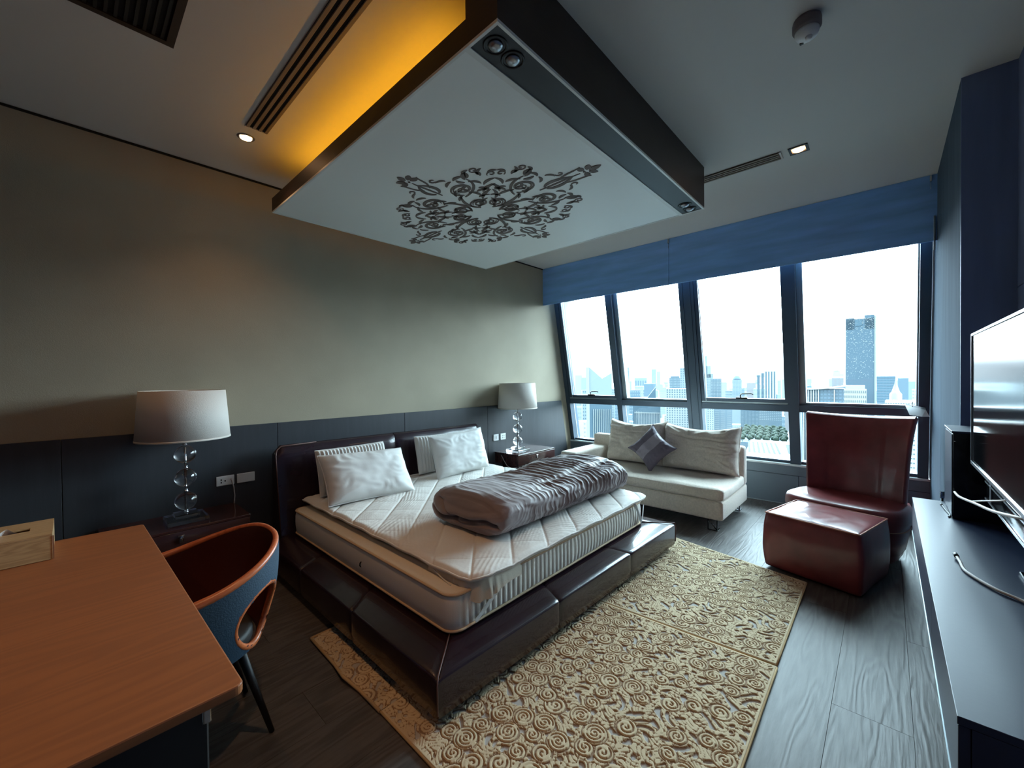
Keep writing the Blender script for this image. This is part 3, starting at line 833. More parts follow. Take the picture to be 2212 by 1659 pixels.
for k in range(110):
    a = rs.uniform(0, PI); fr = rs.uniform(90, 230); ph = rs.uniform(0, 6.28); am = rs.uniform(.35, 1) * 60 / fr
    cx_, cy2 = rs.uniform(QX0, QX1), rs.uniform(QY0, QY1); sg = rs.uniform(.09, .26)
    env = np.exp(-(((X - cx_) * math.cos(a) + (Y - cy2) * math.sin(a)) ** 2 / (sg * .55) ** 2 + (-(X - cx_) * math.sin(a) + (Y - cy2) * math.cos(a)) ** 2 / (sg) ** 2))
    ww = np.sin(((X) * math.cos(a) + (Y) * math.sin(a)) * fr + ph + 2.0 * np.sin((X * 7 - Y * 9) + k))
    wr_ += am * env * (1 - np.abs(ww)) 
pin = np.exp(-f1 * 5) * .6 * np.sin((X + Y) * 190 + 3 * np.sin(X * 11)) + np.exp(-f2 * 5) * .5 * np.sin((X - Y) * 200 + 3 * np.sin(Y * 13))
Z = .508 + puff - .004 * (g1 + .3 * g2) + .0105 * wr_ + .0007 * pin
ed = np.minimum(np.minimum(X - X.min(1, keepdims=True), X.max(1, keepdims=True) - X), Y - QY0)
ed = np.minimum(np.minimum((u * (QX1 - QX0)) * np.ones_like(v), ((1 - u) * (QX1 - QX0)) * np.ones_like(v)), (v * (QY1 - QY0)) * np.ones_like(u))
Z = np.where(ed < .035, Z - .016 * (1 - ed / .035) ** 2, Z)
# the right side hangs down over the topper
Z = Z - np.clip(X - 3.12, 0, 1) * .35
pad_o = grid_mesh('quilted_cover', np.stack([X, Y, Z], -1), M['quilt'], qd)
ring = [(X[j, 0], Y[j, 0], Z[j, 0]) for j in range(ny_ - 1, 0, -6)] + [(X[0, i], Y[0, i], Z[0, i]) for i in range(0, nx_, 4)] + [(X[j, -1], Y[j, -1], Z[j, -1]) for j in range(0, ny_, 6)]
MB().tube(ring, .0055, 6).build('edge_binding', M['quilt'], qd)
rows = [[(a[0] + (.004 if a[0] < 1.3 else 0), a[1] + .003, a[2] - dz) for a in ring] for dz in (.002, .014)]
mb = MB(); mb.grid(rows); mb.build('pad_edge', M['quilt'], qd)
# elastic straps
def strap(name, pts, w, m_, parent, nrm=(0, -1, 0)):
    pts = [Vector(p_) for p_ in pts]; N_ = Vector(nrm); rows = [[], []]
    a, b2 = [], []
    for i, p_ in enumerate(pts):
        d_ = (pts[min(i + 1, len(pts) - 1)] - pts[max(i - 1, 0)]).normalized()
        s_ = d_.cross(N_).normalized() * w / 2
        a.append(p_ - s_); b2.append(p_ + s_)
    mb = MB(); mb.grid([a, b2]); mb.grid([[q - N_ * -.002 for q in a], [q - N_ * -.002 for q in b2]])
    return mb.build(name, m_, parent)
strap('elastic_strap', [(1.62, 1.455, .495), (1.52, 1.452, .42), (1.40, 1.452, .35), (1.30, 1.456, .285)], .024, M['quilt'], qd)
strap('elastic_strap', [(2.95, 1.45, .485), (3.00, 1.448, .42), (3.04, 1.448, .36), (3.09, 1.452, .28)], .022, mat('elastic_grey', rgb(120, 118, 116), .8), qd)
strap('elastic_strap', [(3.09, 1.452, .29), (3.11, 1.452, .33), (3.13, 1.452, .42)], .018, M['quilt'], qd)
MB().tube([(1.272, 1.72, .492), (1.255, 1.73, .482), (1.250, 1.70, .468), (1.245, 1.64, .456), (1.235, 1.56, .449)], .0035, 5).build('elastic_loop', M['quilt'], qd)

# ------------------------------------------------------------------ duvet rolled across the foot of the bed
dv = thing('folded_duvet', 'taupe duvet rolled into a long bundle across the bed', 'duvet', (2.35, 1.95, .52))
def bundle(name, x0, x1, yc, hw, z0, h, n1=300, n2=170, seed=0, amp=1.0, tilt=0, lo=.52):
    rows = []
    for i in range(n1 + 1):
        u = i / n1; x = x0 + (x1 - x0) * u
        e = min(u * (x1 - x0) / .11, (1 - u) * (x1 - x0) / .20, 1)
        e = max(e, 0); env = math.sqrt(max(0, 1 - (1 - e) ** 2.4))
        env = max(env, .02)
        if u < .5: env = .80 + .20 * env
        row = []
        hw_ = hw(u) * (0.72 + .28 * env); hh = h(u) * env
        for j in range(n2):
            a = 2 * PI * j / n2
            c_, s_ = math.cos(a), math.sin(a)
            pw = .62
            yy = math.copysign(abs(c_) ** pw, c_) * hw_; zz = math.copysign(abs(s_) ** .75, s_) * hh / 2
            top = max(0, s_ + .55)
            k = amp * (0.25 + .75 * min(1, max(0, (u - .16) / .25)))
            nn = noise.noise(Vector((x * 3.1, a * 1.6, seed)))
            n2_ = noise.noise(Vector((x * 7, a * 3, seed + 5)))
            ph = x * 128 + 7.5 * nn + 2.2 * math.sin(a * 2) + 5.0 * n2_ + 9 * noise.noise(Vector((x * 2.2, a * .8, seed + 3)))
            rid = (1 - abs(math.sin(ph / 2))) ** 1.3
            rid2 = (1 - abs(math.sin(ph * 1.27 + 2.1 * nn + 1.1)))
            w = (.0125 * rid + .008 * rid2 * (n2_ + .6)) * (.75 + .8 * noise.noise(Vector((x * 5, a * 2.2, seed + 8)))) * k * (0.4 + .6 * min(1, abs(math.sin(a * 1.5 + 2 * nn)) + .35))
            w += .014 * noise.noise(Vector((x * 4, a * 1.3, seed + 9))) + .006 * noise.noise(Vector((x * 13, a * 5, seed + 2)))
            w *= min(1, env * 1.5)
            yo = c_ * w; zo = s_ * w
            Zp = z0 + hh / 2 * 1.0 + zz + zo
            Zp = max(Zp, lo + .004 * c_ * c_)
            row.append((x, yc(u) + yy + yo, Zp))
        rows.append(row)
    mb = MB(); mb.grid(rows, wrap=True)
    # far end closes to a point; the near end is a soft face with tucked folds
    cz = sum(v_[2] for v_ in rows[0]) / n2; cyy = sum(v_[1] for v_ in rows[0]) / n2
    def fold_x(y_, z_, t_):
        k = min(1, t_ * 5)
        l1 = z0 + .075 + .016 * math.sin(11 * y_ + 1) + .010 * math.sin(23 * y_)
        l2 = z0 + .045 + .45 * (y_ - cyy) * (1 if y_ > cyy else -.35)
        l3 = z0 + .150 + .020 * math.sin(8 * y_ + 2)
        d = .034 * math.exp(-((z_ - l1) / .011) ** 2) + .018 * math.exp(-((z_ - l2) / .010) ** 2) + .010 * math.exp(-((z_ - l3) / .016) ** 2)
        d -= .022 * math.exp(-((z_ - l1 - .035) / .03) ** 2) + .012 * math.exp(-((z_ - l1 + .03) / .02) ** 2)
        d += .012 * noise.noise(Vector((y_ * 7, z_ * 14, seed + 3)))
        return d * k
    caps = [rows[0]]
    for k in range(1, 30):
        t_ = k / 29.0; sc = 1 - t_
        caps.append([(v_[0] - .040 * math.sin(t_ * PI / 2) ** .6 + fold_x(cyy + (v_[1] - cyy) * sc, cz + (v_[2] - cz) * sc, t_), cyy + (v_[1] - cyy) * sc, cz + (v_[2] - cz) * sc) for v_ in rows[0]])
    mb.grid(caps, wrap=True)
    r_ = rows[-1]
    cpt = Vector((sum(v_[0] for v_ in r_) / n2, sum(v_[1] for v_ in r_) / n2, sum(v_[2] for v_ in r_) / n2))
    cv_ = mb.bm.verts.new(cpt); vs = [mb.bm.verts.new(v_) for v_ in r_]
    for j in range(n2):
        f_ = mb.bm.faces.new([vs[j], vs[(j + 1) % n2], cv_]); f_.smooth = True
    return mb.build(name, M['duvet'], dv, weld=True)
bundle('rolled_cover', 1.645, 3.16, lambda u: 1.93 - .03 * u, lambda u: .345 - .02 * math.sin(PI * u), .522, lambda u: .228 - .022 * math.exp(-((u - .42) / .14) ** 2) + .035 * u, seed=1)

# ------------------------------------------------------------------ pillows
def pillow(name, lab, cat, loc, rot, w, h, th, m_, group=None, seed=0, pinch=.06, rib=False, wr=.006, N=46, sag=0, cr=4.0, band=None, parts=True, pw=.55, creases=()):
    t = thing(name, lab, cat, loc, 0, group)
    t.rotation_euler = rot
    def surf(sgn, N=N):
        rows = []
        for i in range(N + 1):
            u = -1 + 2 * i / N; row = []
            for j in range(N + 1):
                v = -1 + 2 * j / N
                k = (1 - abs(u) ** cr) * (1 - abs(v) ** cr)
                tz = sgn * th / 2 * max(0, k) ** pw
                ex = 1 - pinch * (1 - abs(v) ** 2) * abs(u) ** 3 ; ey = 1 - pinch * 1.2 * (1 - abs(u) ** 2) * abs(v) ** 3
                x = u * w / 2 * ex; z = v * h / 2 * ey - sag * (1 - u * u) * max(0, v)
                nn = noise.noise(Vector((u * 2.2, v * 2.2, seed + sgn)))
                rad = math.hypot(u, v) + .01; an = math.atan2(v, u)
                edge = max(0, max(abs(u), abs(v)) - .45) / .55
                wv = wr * ((1 - abs(math.sin(an * 9 + 5 * nn))) * edge * (1 - edge) * 3.2 + 1.1 * nn + .5 * noise.noise(Vector((u * 6, v * 5, seed))))
                for (v0, sl, u0, dp) in creases: wv -= dp * math.exp(-((v - v0 - sl * u - .03 * math.sin(u * 6)) / .035) ** 2) * min(1, max(0, (u - u0) * 2.5)) - .4 * dp * math.exp(-((v - v0 - sl * u - .10) / .06) ** 2) * min(1, max(0, (u - u0) * 2.5))
                if rib: wv = .0065 * math.sin(u * w / 2 * 2 * PI / .030) * min(1, (1 - abs(v) ** 6) * 1.5) 
                ty = tz + (sgn * wv if k > 0 else 0)
                row.append((x, ty, z + h / 2))
            rows.append(row)
        return rows
    mb = MB(); mb.grid(surf(1)); mb.grid(surf(-1), flip=True)
    mb.build('cover', m_, t, local=True, weld=True)
    # seam round the edge
    s = surf(1); ring = [s[i][0] for i in range(0, N, 2)] + [s[N][j] for j in range(0, N, 2)] + [s[N - i][N] for i in range(0, N, 2)] + [s[0][N - j] for j in range(0, N, 2)]
    MB().tube(ring + [ring[0]], .0035, 5, cap=False).build('edge_seam', m_, t, local=True)
    return t
pillow('pillow', 'ribbed white foam pillow behind the large plain pillow on the near side', 'pillow', (1.64, 3.33, .525), (math.radians(-14), 0, math.radians(2)), .62, .37, .12, M['pillow'], seed=3, rib=True, N=130, pinch=.02, cr=9)
pillow('pillow', 'plain white pillow leaning on the ribbed one on the near side of the bed', 'pillow', (1.62, 2.98, .515), (math.radians(-38), math.radians(2), math.radians(-3)), .72, .43, .19, M['pillow'], seed=5, pinch=.05, wr=.008, cr=3.4)
pillow('pillow', 'ribbed white foam pillow half hidden on the window side of the headboard', 'pillow', (2.60, 3.34, .525), (math.radians(-14), 0, math.radians(-4)), .62, .37, .12, M['pillow'], seed=9, rib=True, N=130, pinch=.02, cr=9)
pillow('pillow', 'plain white pillow standing upright on the window side of the bed', 'pillow', (2.65, 3.10, .515), (math.radians(-15), math.radians(-3), math.radians(-2)), .66, .42, .17, M['pillow'], seed=12, pinch=.05, wr=.008, cr=3.6)

# ------------------------------------------------------------------ nightstands and crystal lamps
def nightstand(x0, lab):
    t = thing('nightstand', lab, 'nightstand', (x0 + .375, 3.54, 0))
    x1 = x0 + .75
    MB().box((x0, 3.33, .495), (x1, 3.745, .51), r=.002).build('top', M['stand'], t)
    MB().box((x0 + .004, 3.352, .372), (x1 - .004, 3.74, .494), r=.002).build('case', M['stand'], t)
    d = MB().box((x0 + .002, 3.332, .374), (x1 - .002, 3.351, .493), r=.003, seg=2).build('drawer_front', M['stand'], t)
    h = MB().box((x0 + .352, 3.318, .425), (x0 + .372, 3.331, .470), r=.003, seg=2)
    h.box((x0 + .345, 3.322, .462), (x0 + .379, 3.331, .472), r=.001); h.build('pull', M['chrome'], d)
    MB().box((x0 + .10, 3.42, .0), (x0 + .30, 3.70, .371)).build('pedestal', M['stand'], t)
    MB().box((x0 + .06, 3.38, .0), (x0 + .60, 3.72, .03), r=.003).build('foot', M['stand'], t)
    return t
nightstand(.10, 'dark mahogany nightstand on the left of the bed behind the desk chair')
nightstand(3.71, 'dark mahogany nightstand between the bed and the sofa')
def lamp(x, y, lab):
    t = thing('table_lamp', lab, 'lamp', (x, y, .51))
    MB().box((x - .11, y - .11, .511), (x + .11, y + .11, .545), r=.004).build('base_block', M['crystal'], t)
    MB().box((x - .065, y - .065, .546), (x + .065, y + .065, .570), r=.003).build('base_block', M['crystal'], t)
    for z in (.648, .806, .964):
        MB().lathe([(.0, -.062), (.008, -.061)] + [(.061 * math.cos(a), .061 * math.sin(a)) for a in [(-80 + 10 * k) * PI / 180 for k in range(17)]] + [(.0, .062)], (x, y, z), 32).build('crystal_ball', M['crystal'], t)
    for z in (.571, .711, .869, 1.027):
        MB().lathe([(0, -.0), (.014, 0), (.016, .004), (.010, .008), (.010, .011), (.015, .015), (.0, .017)], (x, y, z), 16).build('collar', M['chrome'], t)
    MB().tube([(x, y, .56), (x, y, 1.34)], .0055, 8).build('rod', M['chrome'], t)
    s = MB().lathe([(.256, 0), (.232, .325), (.230, .325), (.254, 0)], (x, y, 1.072), 56, closed=True).build('shade', M['shade'], t)
    MB().lathe([(.2575, 0), (.2565, .012), (.2540, .012), (.2540, 0)], (x, y, 1.069), 56, closed=True).build('shade_binding', M['shade'], s)
    mb = MB()
    for k in range(3): mb.tube([(x, y, 1.335), (x + .23 * math.cos(k * 2.094), y + .23 * math.sin(k * 2.094), 1.385)], .002, 5)
    mb.build('shade_spider', M['chrome'], t)
    MB().lathe([(.0, 0), (.014, 0), (.014, .05), (.028, .085), (.026, .11), (.0, .13)], (x, y, 1.14), 20).build('bulb', M['white'], t)
    return t
lamp(.515, 3.50, 'crystal ball table lamp on the left nightstand, unlit')
lamp(3.915, 3.52, 'crystal ball table lamp on the nightstand by the sofa, unlit')

def plate(x0, x1, z0, z1, lab, holes):
    t = thing('wall_socket', lab, 'socket', ((x0 + x1) / 2, YW - .02, (z0 + z1) / 2))
    MB().box((x0, YW - .026, z0), (x1, YW - .0185, z1), r=.002).build('plate', M['white'], t)
    for hx_, hz_ in holes:
        MB().box((hx_ - .004, YW - .0272, hz_ - .006), (hx_ + .004, YW - .0262, hz_ + .006)).build('slot', M['black'], t)
plate(.735, .850, .655, .728, 'white socket plate with a plugged lead above the left nightstand', [(.765, .70), (.765, .68), (.79, .69)])
plate(.868, .990, .655, .728, 'blank white plate next to the socket above the left nightstand', [])
plate(3.695, 3.79, .648, .73, 'white switch plate between the pillow and the right socket', [(3.742, .70), (3.742, .69), (3.742, .68)])
plate(3.825, 3.925, .648, .73, 'white four hole socket plate left of the window side lamp', [(3.86, .70), (3.89, .70), (3.86, .675), (3.89, .675)])
t = tag(MB().tube([(.828, YW - .03, .70), (.828, YW - .05, .69), (.838, YW - .055, .64), (.845, YW - .05, .57), (.84, YW - .04, .48), (.83, YW - .03, .36)], .0045, 6).build('power_lead', M['grey_cable']),
        'thin pale lamp lead dropping from the left wall socket', 'cable')
t = tag(MB().tube([(3.69, 3.60, .48), (3.685, 3.55, .42), (3.69, 3.50, .36), (3.72, 3.45, .33), (3.79, 3.42, .34)], .004, 6).build('power_lead', M['grey_cable']),
        'thin pale lead hanging beside the right nightstand', 'cable')

# ------------------------------------------------------------------ sofa with two back cushions and a throw pillow
sf = thing('sofa', 'beige wool two seat sofa with one arm standing before the window', 'sofa', (4.5, 2.0, 0))
SY0, SY1 = 1.115, 2.95
MB().box((4.06, SY0, .105), (4.96, SY1, .285), r=.022, seg=3).build('base', M['sofa'], sf)
def soft_box(a, b, n, seed, puff=.02, wr=.008, r=.05, parent=None, name='cushion', m_=None, creases=0):
    """cushion block: rounded box with a swollen, slightly crumpled surface"""
    t = bmesh.new(); bmesh.ops.create_cube(t, size=2)
    bmesh.ops.subdivide_edges(t, edges=t.edges, cuts=n, use_grid_fill=True)
    h = [(b[i] - a[i]) / 2 for i in range(3)]; c = [(b[i] + a[i]) / 2 for i in range(3)]
    for v in t.verts:
        p = Vector((v.co.x * h[0], v.co.y * h[1], v.co.z * h[2]))
        q = Vector([max(-h[i] + r, min(h[i] - r, p[i])) for i in range(3)])
        d = p - q
        if d.length > 1e-9: p = q + d.normalized() * min(r, d.length if d.length < r else r)
        nrm = Vector((v.co.x ** 5, v.co.y ** 5, v.co.z ** 5)); 
        if nrm.length > 0: nrm.normalize()
        u = [v.co.x, v.co.y, v.co.z]; ax = max(range(3), key=lambda i: abs(u[i])); o = [i for i in range(3) if i != ax]
        bul = (1 - u[o[0]] ** 2) * (1 - u[o[1]] ** 2)
        nn = noise.noise(Vector((p.x * 4, p.y * 4, p.z * 4 + seed))) * wr + noise.noise(Vector((p.x * 11, p.y * 11, p.z * 11 + seed))) * wr * .35
        if creases:
            e_ = math.sin(p.z * 34 + 2.2 * noise.noise(Vector((p.y * 3, seed, 0))) + seed)
            nn -= creases * max(0, (1 - abs(e_) * 5)) * min(1, abs(u[1]) * 1.1 + .15) * (1 if ax == 0 else .3)
        p += nrm * (puff * bul + nn)
        v.co = p + Vector(c)
    mb = MB(); mb._add(t, smooth=True); return mb.build(name, m_ or M['sofa'], parent)
soft_box((4.045, SY0 - .005, .288), (4.83, 2.715, .405), 26, 2, .012, .006, .035, sf, 'seat_cushion')
MB().box((4.82, SY0, .28), (4.965, SY1, .70), r=.035, seg=4).build('back_frame', M['sofa'], sf)
MB().box((4.055, 2.722, .27), (4.90, SY1 - .001, .562), r=.028, seg=4).build('arm', M['sofa'], sf)
for y_ in (SY0 + .05, SY1 - .12):
    for x_ in (4.08, 4.86):
        mb = MB(); mb.box((x_, y_, .008), (x_ + .010, y_ + .010, .104), r=.001); mb.box((x_, y_ + .08, .008), (x_ + .010, y_ + .09, .104), r=.001); mb.box((x_, y_, .0), (x_ + .012, y_ + .09, .008), r=.001); mb.box((x_ + .012, y_, .0), (x_ + .08, y_ + .012, .008), r=.001); mb.tube([(x_ + .006, y_ + .085, .10), (x_ + .006, y_ + .01, .012)], .005, 4)
        mb.build('leg', M['steel'] if x_ > 4.5 else M['gloss_black'], sf)
def back_cushion(yc, w, h, seed, lab, cr_=()):
    t = pillow('sofa_cushion', lab, 'cushion', (4.655, yc, .412), (math.radians(-12), 0, math.radians(-90)), w, h, .26, M['sofa'], group=None, seed=seed, pinch=.045, wr=.022, N=64, sag=.05, cr=6.0, pw=.40, creases=cr_)
    return t
back_cushion(2.26, .73, .53, 21, 'beige wool back cushion against the sofa arm side', ((.45, -.05, -1.2, .012),))
back_cushion(1.515, .80, .52, 33, 'beige wool back cushion at the open end of the sofa', ((.42, -.12, -1.0, .016), (.05, -.10, -.3, .014), (-.25, .15, .2, .012)))
tp2 = pillow('throw_pillow', 'small plum throw pillow with a grey band, standing on one corner on the sofa', 'cushion', (4.42, 1.95, .40), (0, 0, 0), .40, .40, .13, M['throw'], seed=40, pinch=.16, wr=.010, N=44, cr=3.0)
for ch in list(tp2.children):      # stand it on its corner, leaning on the cushions
    Mx = Matrix.Translation((0, 0, .255)) @ Matrix.Rotation(math.radians(-90), 4, 'Z') @ Matrix.Rotation(math.radians(-22), 4, 'X') @ Matrix.Rotation(math.radians(40), 4, 'Y') @ Matrix.Translation((0, 0, -.20))
    ch.data.transform(Mx)
pc_ = [c for c in tp2.children if c.name.startswith('cover')][0]
pc_.data.materials.append(M['throw_l'])
Mi = Mx.inverted()
for f_ in pc_.data.polygons:
    lx = (Mi @ f_.center).x
    if -.075 < lx < .045 : f_.material_index = 1

# ------------------------------------------------------------------ leather armchair and ottoman
AR = math.radians(-14)
ot = thing('ottoman', 'square oxblood leather ottoman with worn piping in front of the armchair', 'ottoman', (3.765, .339, 0), AR)
def leather_block(name, hx, hy, z0, z1, parent, n=22, puff=.02, r=.03, seed=0, wr=.005, topw=.008, m_=None):
    t = bmesh.new(); bmesh.ops.create_cube(t, size=2)
    bmesh.ops.subdivide_edges(t, edges=t.edges, cuts=n, use_grid_fill=True)
    hz = (z1 - z0) / 2
    for v in t.verts:
        p = Vector((v.co.x * hx, v.co.y * hy, v.co.z * hz)); h = (hx, hy, hz)
        q = Vector([max(-h[i] + r, min(h[i] - r, p[i])) for i in range(3)]); d = p - q
        if d.length > r: p = q + d.normalized() * r
        u = [v.co.x, v.co.y, v.co.z]
        k = (1 - u[2] ** 2)
        p.x += u[0] * puff * k * (1 - abs(u[1]) ** 3 * .4); p.y += u[1] * puff * k * (1 - abs(u[0]) ** 3 * .4)
        if u[2] > .98:
            p.z += .012 * (1 - u[0] ** 4) * (1 - u[1] ** 4) + topw * (1 - abs(math.sin(p.y * 26 + 4 * noise.noise(Vector((p.x * 5, p.y * 5, seed)))))) ** 2 * (1 - u[0] ** 6) * (1 - u[1] ** 6) + topw * .8 * noise.noise(Vector((p.x * 9, p.y * 9, seed)))
        p += Vector((u[0], u[1], 0)) * wr * noise.noise(Vector((p.x * 5, p.y * 5, p.z * 8 + seed)))
        v.co = p + Vector((0, 0, (z0 + z1) / 2))
    mb = MB(); mb._add(t, smooth=True); return mb.build(name, m_ or M['leather_c'], parent, local=True)
leather_block('body', .272, .288, .012, .418, ot, seed=2, puff=.022, r=.014, topw=.005)
h_ = .285
MB().tube([(-.269, -h_, .416), (.269, -h_, .416), (.269, h_, .416), (-.269, h_, .416), (-.269, -h_, .416)], .0052, 6, cap=False).build('piping', M['seam_c'], ot, local=True)
ac = thing('armchair', 'armless oxblood leather armchair with tall flared back by the window', 'armchair', (4.29, .262, 0), AR)
# seat: rounded drum front, straight back (local -x is the front)
def seat_out(s=1.0, zc=0):
    pts = []
    for k in range(33):
        a = PI / 2 + PI * k / 32
        c_, s_ = math.cos(a), math.sin(a)
        pts.append((math.copysign(abs(c_) ** .75, c_) * .262 * s, math.copysign(abs(s_) ** .75, s_) * .395 * s))
    pts += [(.16 * s, -.385 * s), (.30 * s, -.34 * s), (.30 * s, .34 * s), (.16 * s, .385 * s)]
    return pts
rows = [[(x, y, z) for x, y in seat_out(s)] for z, s in ((.03, .80), (.06, .86), (.10, .88), (.105, .90), (.27, .97), (.285, .955), (.30, .985), (.35, 1.02), (.40, 1.01), (.428, .98), (.442, .90), (.450, .6), (.452, .2))]
mb = MB(); mb.grid(rows[:6], wrap=True); mb.bm.faces.new([mb.bm.verts.new(v) for v in rows[0]]); mb.build('base', M['leather_c'], ac, local=True)
mb = MB(); mb.grid(rows[5:], wrap=True); mb.bm.faces.new([mb.bm.verts.new(v) for v in rows[-1]]); mb.build('seat', M['leather_c'], ac, local=True)
MB().tube([(x * .995, y * .995, .292) for x, y in seat_out()] , .004, 5).build('piping', M['seam_c'], ac, local=True)
# back: three padded vertical fields, curved in plan, flaring and rolling back at the top
def backp(u, v, side):      # u -1..1 across, v 0..1 up
    hw = .320 + .030 * v + .018 * v ** 6
    y = u * hw
    x = .235 + .055 * v + .05 * v ** 4 - .075 * (1 - u * u) * -1 * .6 - .045
    x -= .035 * abs(u) ** 3 * (1 - .3 * v)
    z = .30 + (1.105 - .30) * v - .020 * (1 - u * u) * v ** 4
    th = .085 - .02 * v
    if side: x += th
    sm = min(abs(abs(u) - .56), 1) 
    x += (.006 * math.exp(-(sm / .02) ** 2) + .008 * noise.noise(Vector((u * 2, v * 3, 4)))) * (0 if side else 1)
    return (x, y, z)
NU, NV = 48, 30
rows = []
for j in range(NV + 1):
    v = j / NV
    fr = [backp(-1 + 2 * i / NU, v, 0) for i in range(NU + 1)]; bk_ = [backp(1 - 2 * i / NU, v, 1) for i in range(NU + 1)]
    def rnd_edge(a, b_): return [(a[0] + (b_[0] - a[0]) * k / 4, a[1] + math.copysign(.014 * math.sin(PI * k / 4), a[1]), a[2] + (b_[2] - a[2]) * k / 4) for k in (1, 2, 3)]
    rows.append(fr + rnd_edge(fr[-1], bk_[0]) + bk_ + rnd_edge(bk_[-1], fr[0]))
mb = MB(); mb.grid(rows, wrap=True)
top = rows[-1]
cap = []
half = NU + 1
for i in range(half):
    a = Vector(top[i]); b_ = Vector(top[half + 3 + (half - 1 - i)])
    cap.append([tuple(a + (b_ - a) * k / 4 + Vector((0, 0, .016 * math.sin(PI * k / 4)))) for k in range(5)])
mb.grid(cap); mb.build('back', M['leather_c'], ac, local=True)
for sgn in (-1, 1):
    MB().tube([Vector(backp(sgn * .56, v / 24, 0)) + Vector((-.0005, 0, 0)) for v in range(2, 25)] , .0028, 5).build('seam', M['seam_c'], ac, local=True)

# ------------------------------------------------------------------ desk, tissue box, desk chair
dk = thing('desk', 'walnut topped desk with rounded corners on a black base, nearest the camera', 'desk', (-.4, 1.9, 0))
rows = []
rcn = .018
pts = []
for (cx_, cy2, a0) in ((.262 - rcn, 1.10 + rcn, -PI / 2), (.232 - rcn, 2.715 - rcn, 0), (-1.25 + rcn, 2.78 - rcn, PI / 2), (-1.25 + rcn, 1.10 + rcn, PI)):
    for k in range(6): a = a0 + PI / 2 * k / 5; pts.append((cx_ + rcn * math.cos(a), cy2 + rcn * math.sin(a)))
MB().prism(pts, .725, .75, r=.004, seg=2).build('top', M['desk'], dk)
MB().box((-.75, 1.165, 0), (.205, 1.60, .66), r=.004).build('drawer_pedestal', M['desk_d'], dk)
mb = MB(); mb.box((-1.2, 1.15, .66), (.19, 1.19, .724)); mb.box((-1.2, 2.62, .66), (.16, 2.66, .724)); mb.box((.15, 1.19, .66), (.19, 2.62, .724)); mb.build('frame', M['desk_d'], dk)
for x_, y_ in ((.15, 2.62), (-1.2, 2.62), (-1.2, 1.15)): MB().box((x_, y_, 0), (x_ + .04, y_ + .04, .66), r=.003).build('leg', M['desk_d'], dk)
MB().box((.192, 1.148, .665), (.207, 1.163, .70), r=.002).build('bracket', M['chrome'], dk)  # chrome chip added as a painted glint, no fitting there
tb = thing('tissue_box', 'pale wood grain tissue box at the left edge of the desk', 'box', (-.20, 2.60, .75))
mb = MB(); mb.box((-.31, 2.45, .752), (-.062, 2.456, .845)); mb.box((-.31, 2.724, .752), (-.062, 2.73, .845)); mb.box((-.068, 2.456, .752), (-.062, 2.724, .845)); mb.box((-.31, 2.456, .752), (-.304, 2.724, .845)); mb.build('wall', M['box'], tb)
mb = MB(); mb.box((-.31, 2.45, .846), (-.062, 2.565, .852)); mb.box((-.31, 2.615, .846), (-.062, 2.73, .852)); mb.box((-.31, 2.565, .846), (-.25, 2.615, .852)); mb.box((-.125, 2.565, .846), (-.062, 2.615, .852)); mb.build('lid', M['box'], tb)
MB().box((-.0615, 2.448, .752), (-.0575, 2.452, .845)).build('corner_bead', M['chrome'], tb)
rows = [[(-.235 + .10 * i / 8, 2.59 + .012 * math.sin(i * 1.3 + k) - .006 * k, .800 + .024 * k - (.008 * abs(i - 4) * (k > 2))) for i in range(9)] for k in range(4)]
mb = MB(); mb.grid(rows); mb.build('tissue', M['tissue'], tb)

dc = thing('desk_chair', 'bentwood tub chair with blue fabric shell pushed under the desk', 'chair', (.28, 2.03, 0), math.radians(2))
# rim curve in plan (local x towards the bed is the back), height rises at the back
def rim(a):     # a from -110..110 degrees, 0 = back
    r_ = math.radians(a); k = math.cos(r_)
    x = .315 * (math.copysign(abs(k) ** .85, k)); y = .305 * math.copysign(abs(math.sin(r_)) ** .9, math.sin(r_))
    z = .665 + .125 * (.5 + .5 * math.cos(r_ * 1.35)) ** 1.1
    return Vector((x, y, z))
def low(a):     # bottom edge of the shell
    r_ = math.radians(a); k = math.cos(r_)
    return Vector((.255 * k, .25 * math.sin(r_), .40 + .0 * k))
def shell(off, name, m_, hole=True, a0=-118, a1=118):
    rows = []; NA, NZ = 72, 18
    ok = []
    for j in range(NZ + 1):
        v = j / NZ; row = []
        for i in range(NA + 1):
            a = a0 + (a1 - a0) * i / NA
            p = rim(a) * (1 - v) + low(a) * v
            p += Vector((math.cos(math.radians(a)), math.sin(math.radians(a)), 0)) * (off + .020 * math.sin(PI * v))
            row.append(p)
        rows.append(row)
    mb = MB(); V = [[mb.bm.verts.new(p) for p in row] for row in rows]
    for j in range(NZ):
        for i in range(NA):
            a = a0 + (a1 - a0) * (i + .5) / NA; v = (j + .5) / NZ
            if hole and in_hole(a, v): continue
            f_ = mb.bm.faces.new([V[j][i], V[j][i + 1], V[j + 1][i + 1], V[j + 1][i]]); f_.smooth = True
    return mb.build(name, m_, dc, local=True)
HA, HV = -46, .64
def in_hole(a, v): return ((a - HA - 22 * (v - HV)) / 25) ** 2 + ((v - HV) / .36) ** 2 < 1
shell(.012, 'outer_shell', M['chair_out']); shell(-.012, 'inner_shell', M['chair_in'])
def shp(a, v, off):
    p = rim(a) * (1 - v) + low(a) * v
    return p + Vector((math.cos(math.radians(a)), math.sin(math.radians(a)), 0)) * (off + .020 * math.sin(PI * v))
MB().tube([rim(-118 + 236 * i / 60) for i in range(61)], [.010 + .008 * (abs(-118 + 236 * i / 60) / 118) for i in range(61)], 8).build('bentwood_rim', M['chairwood'], dc, local=True)
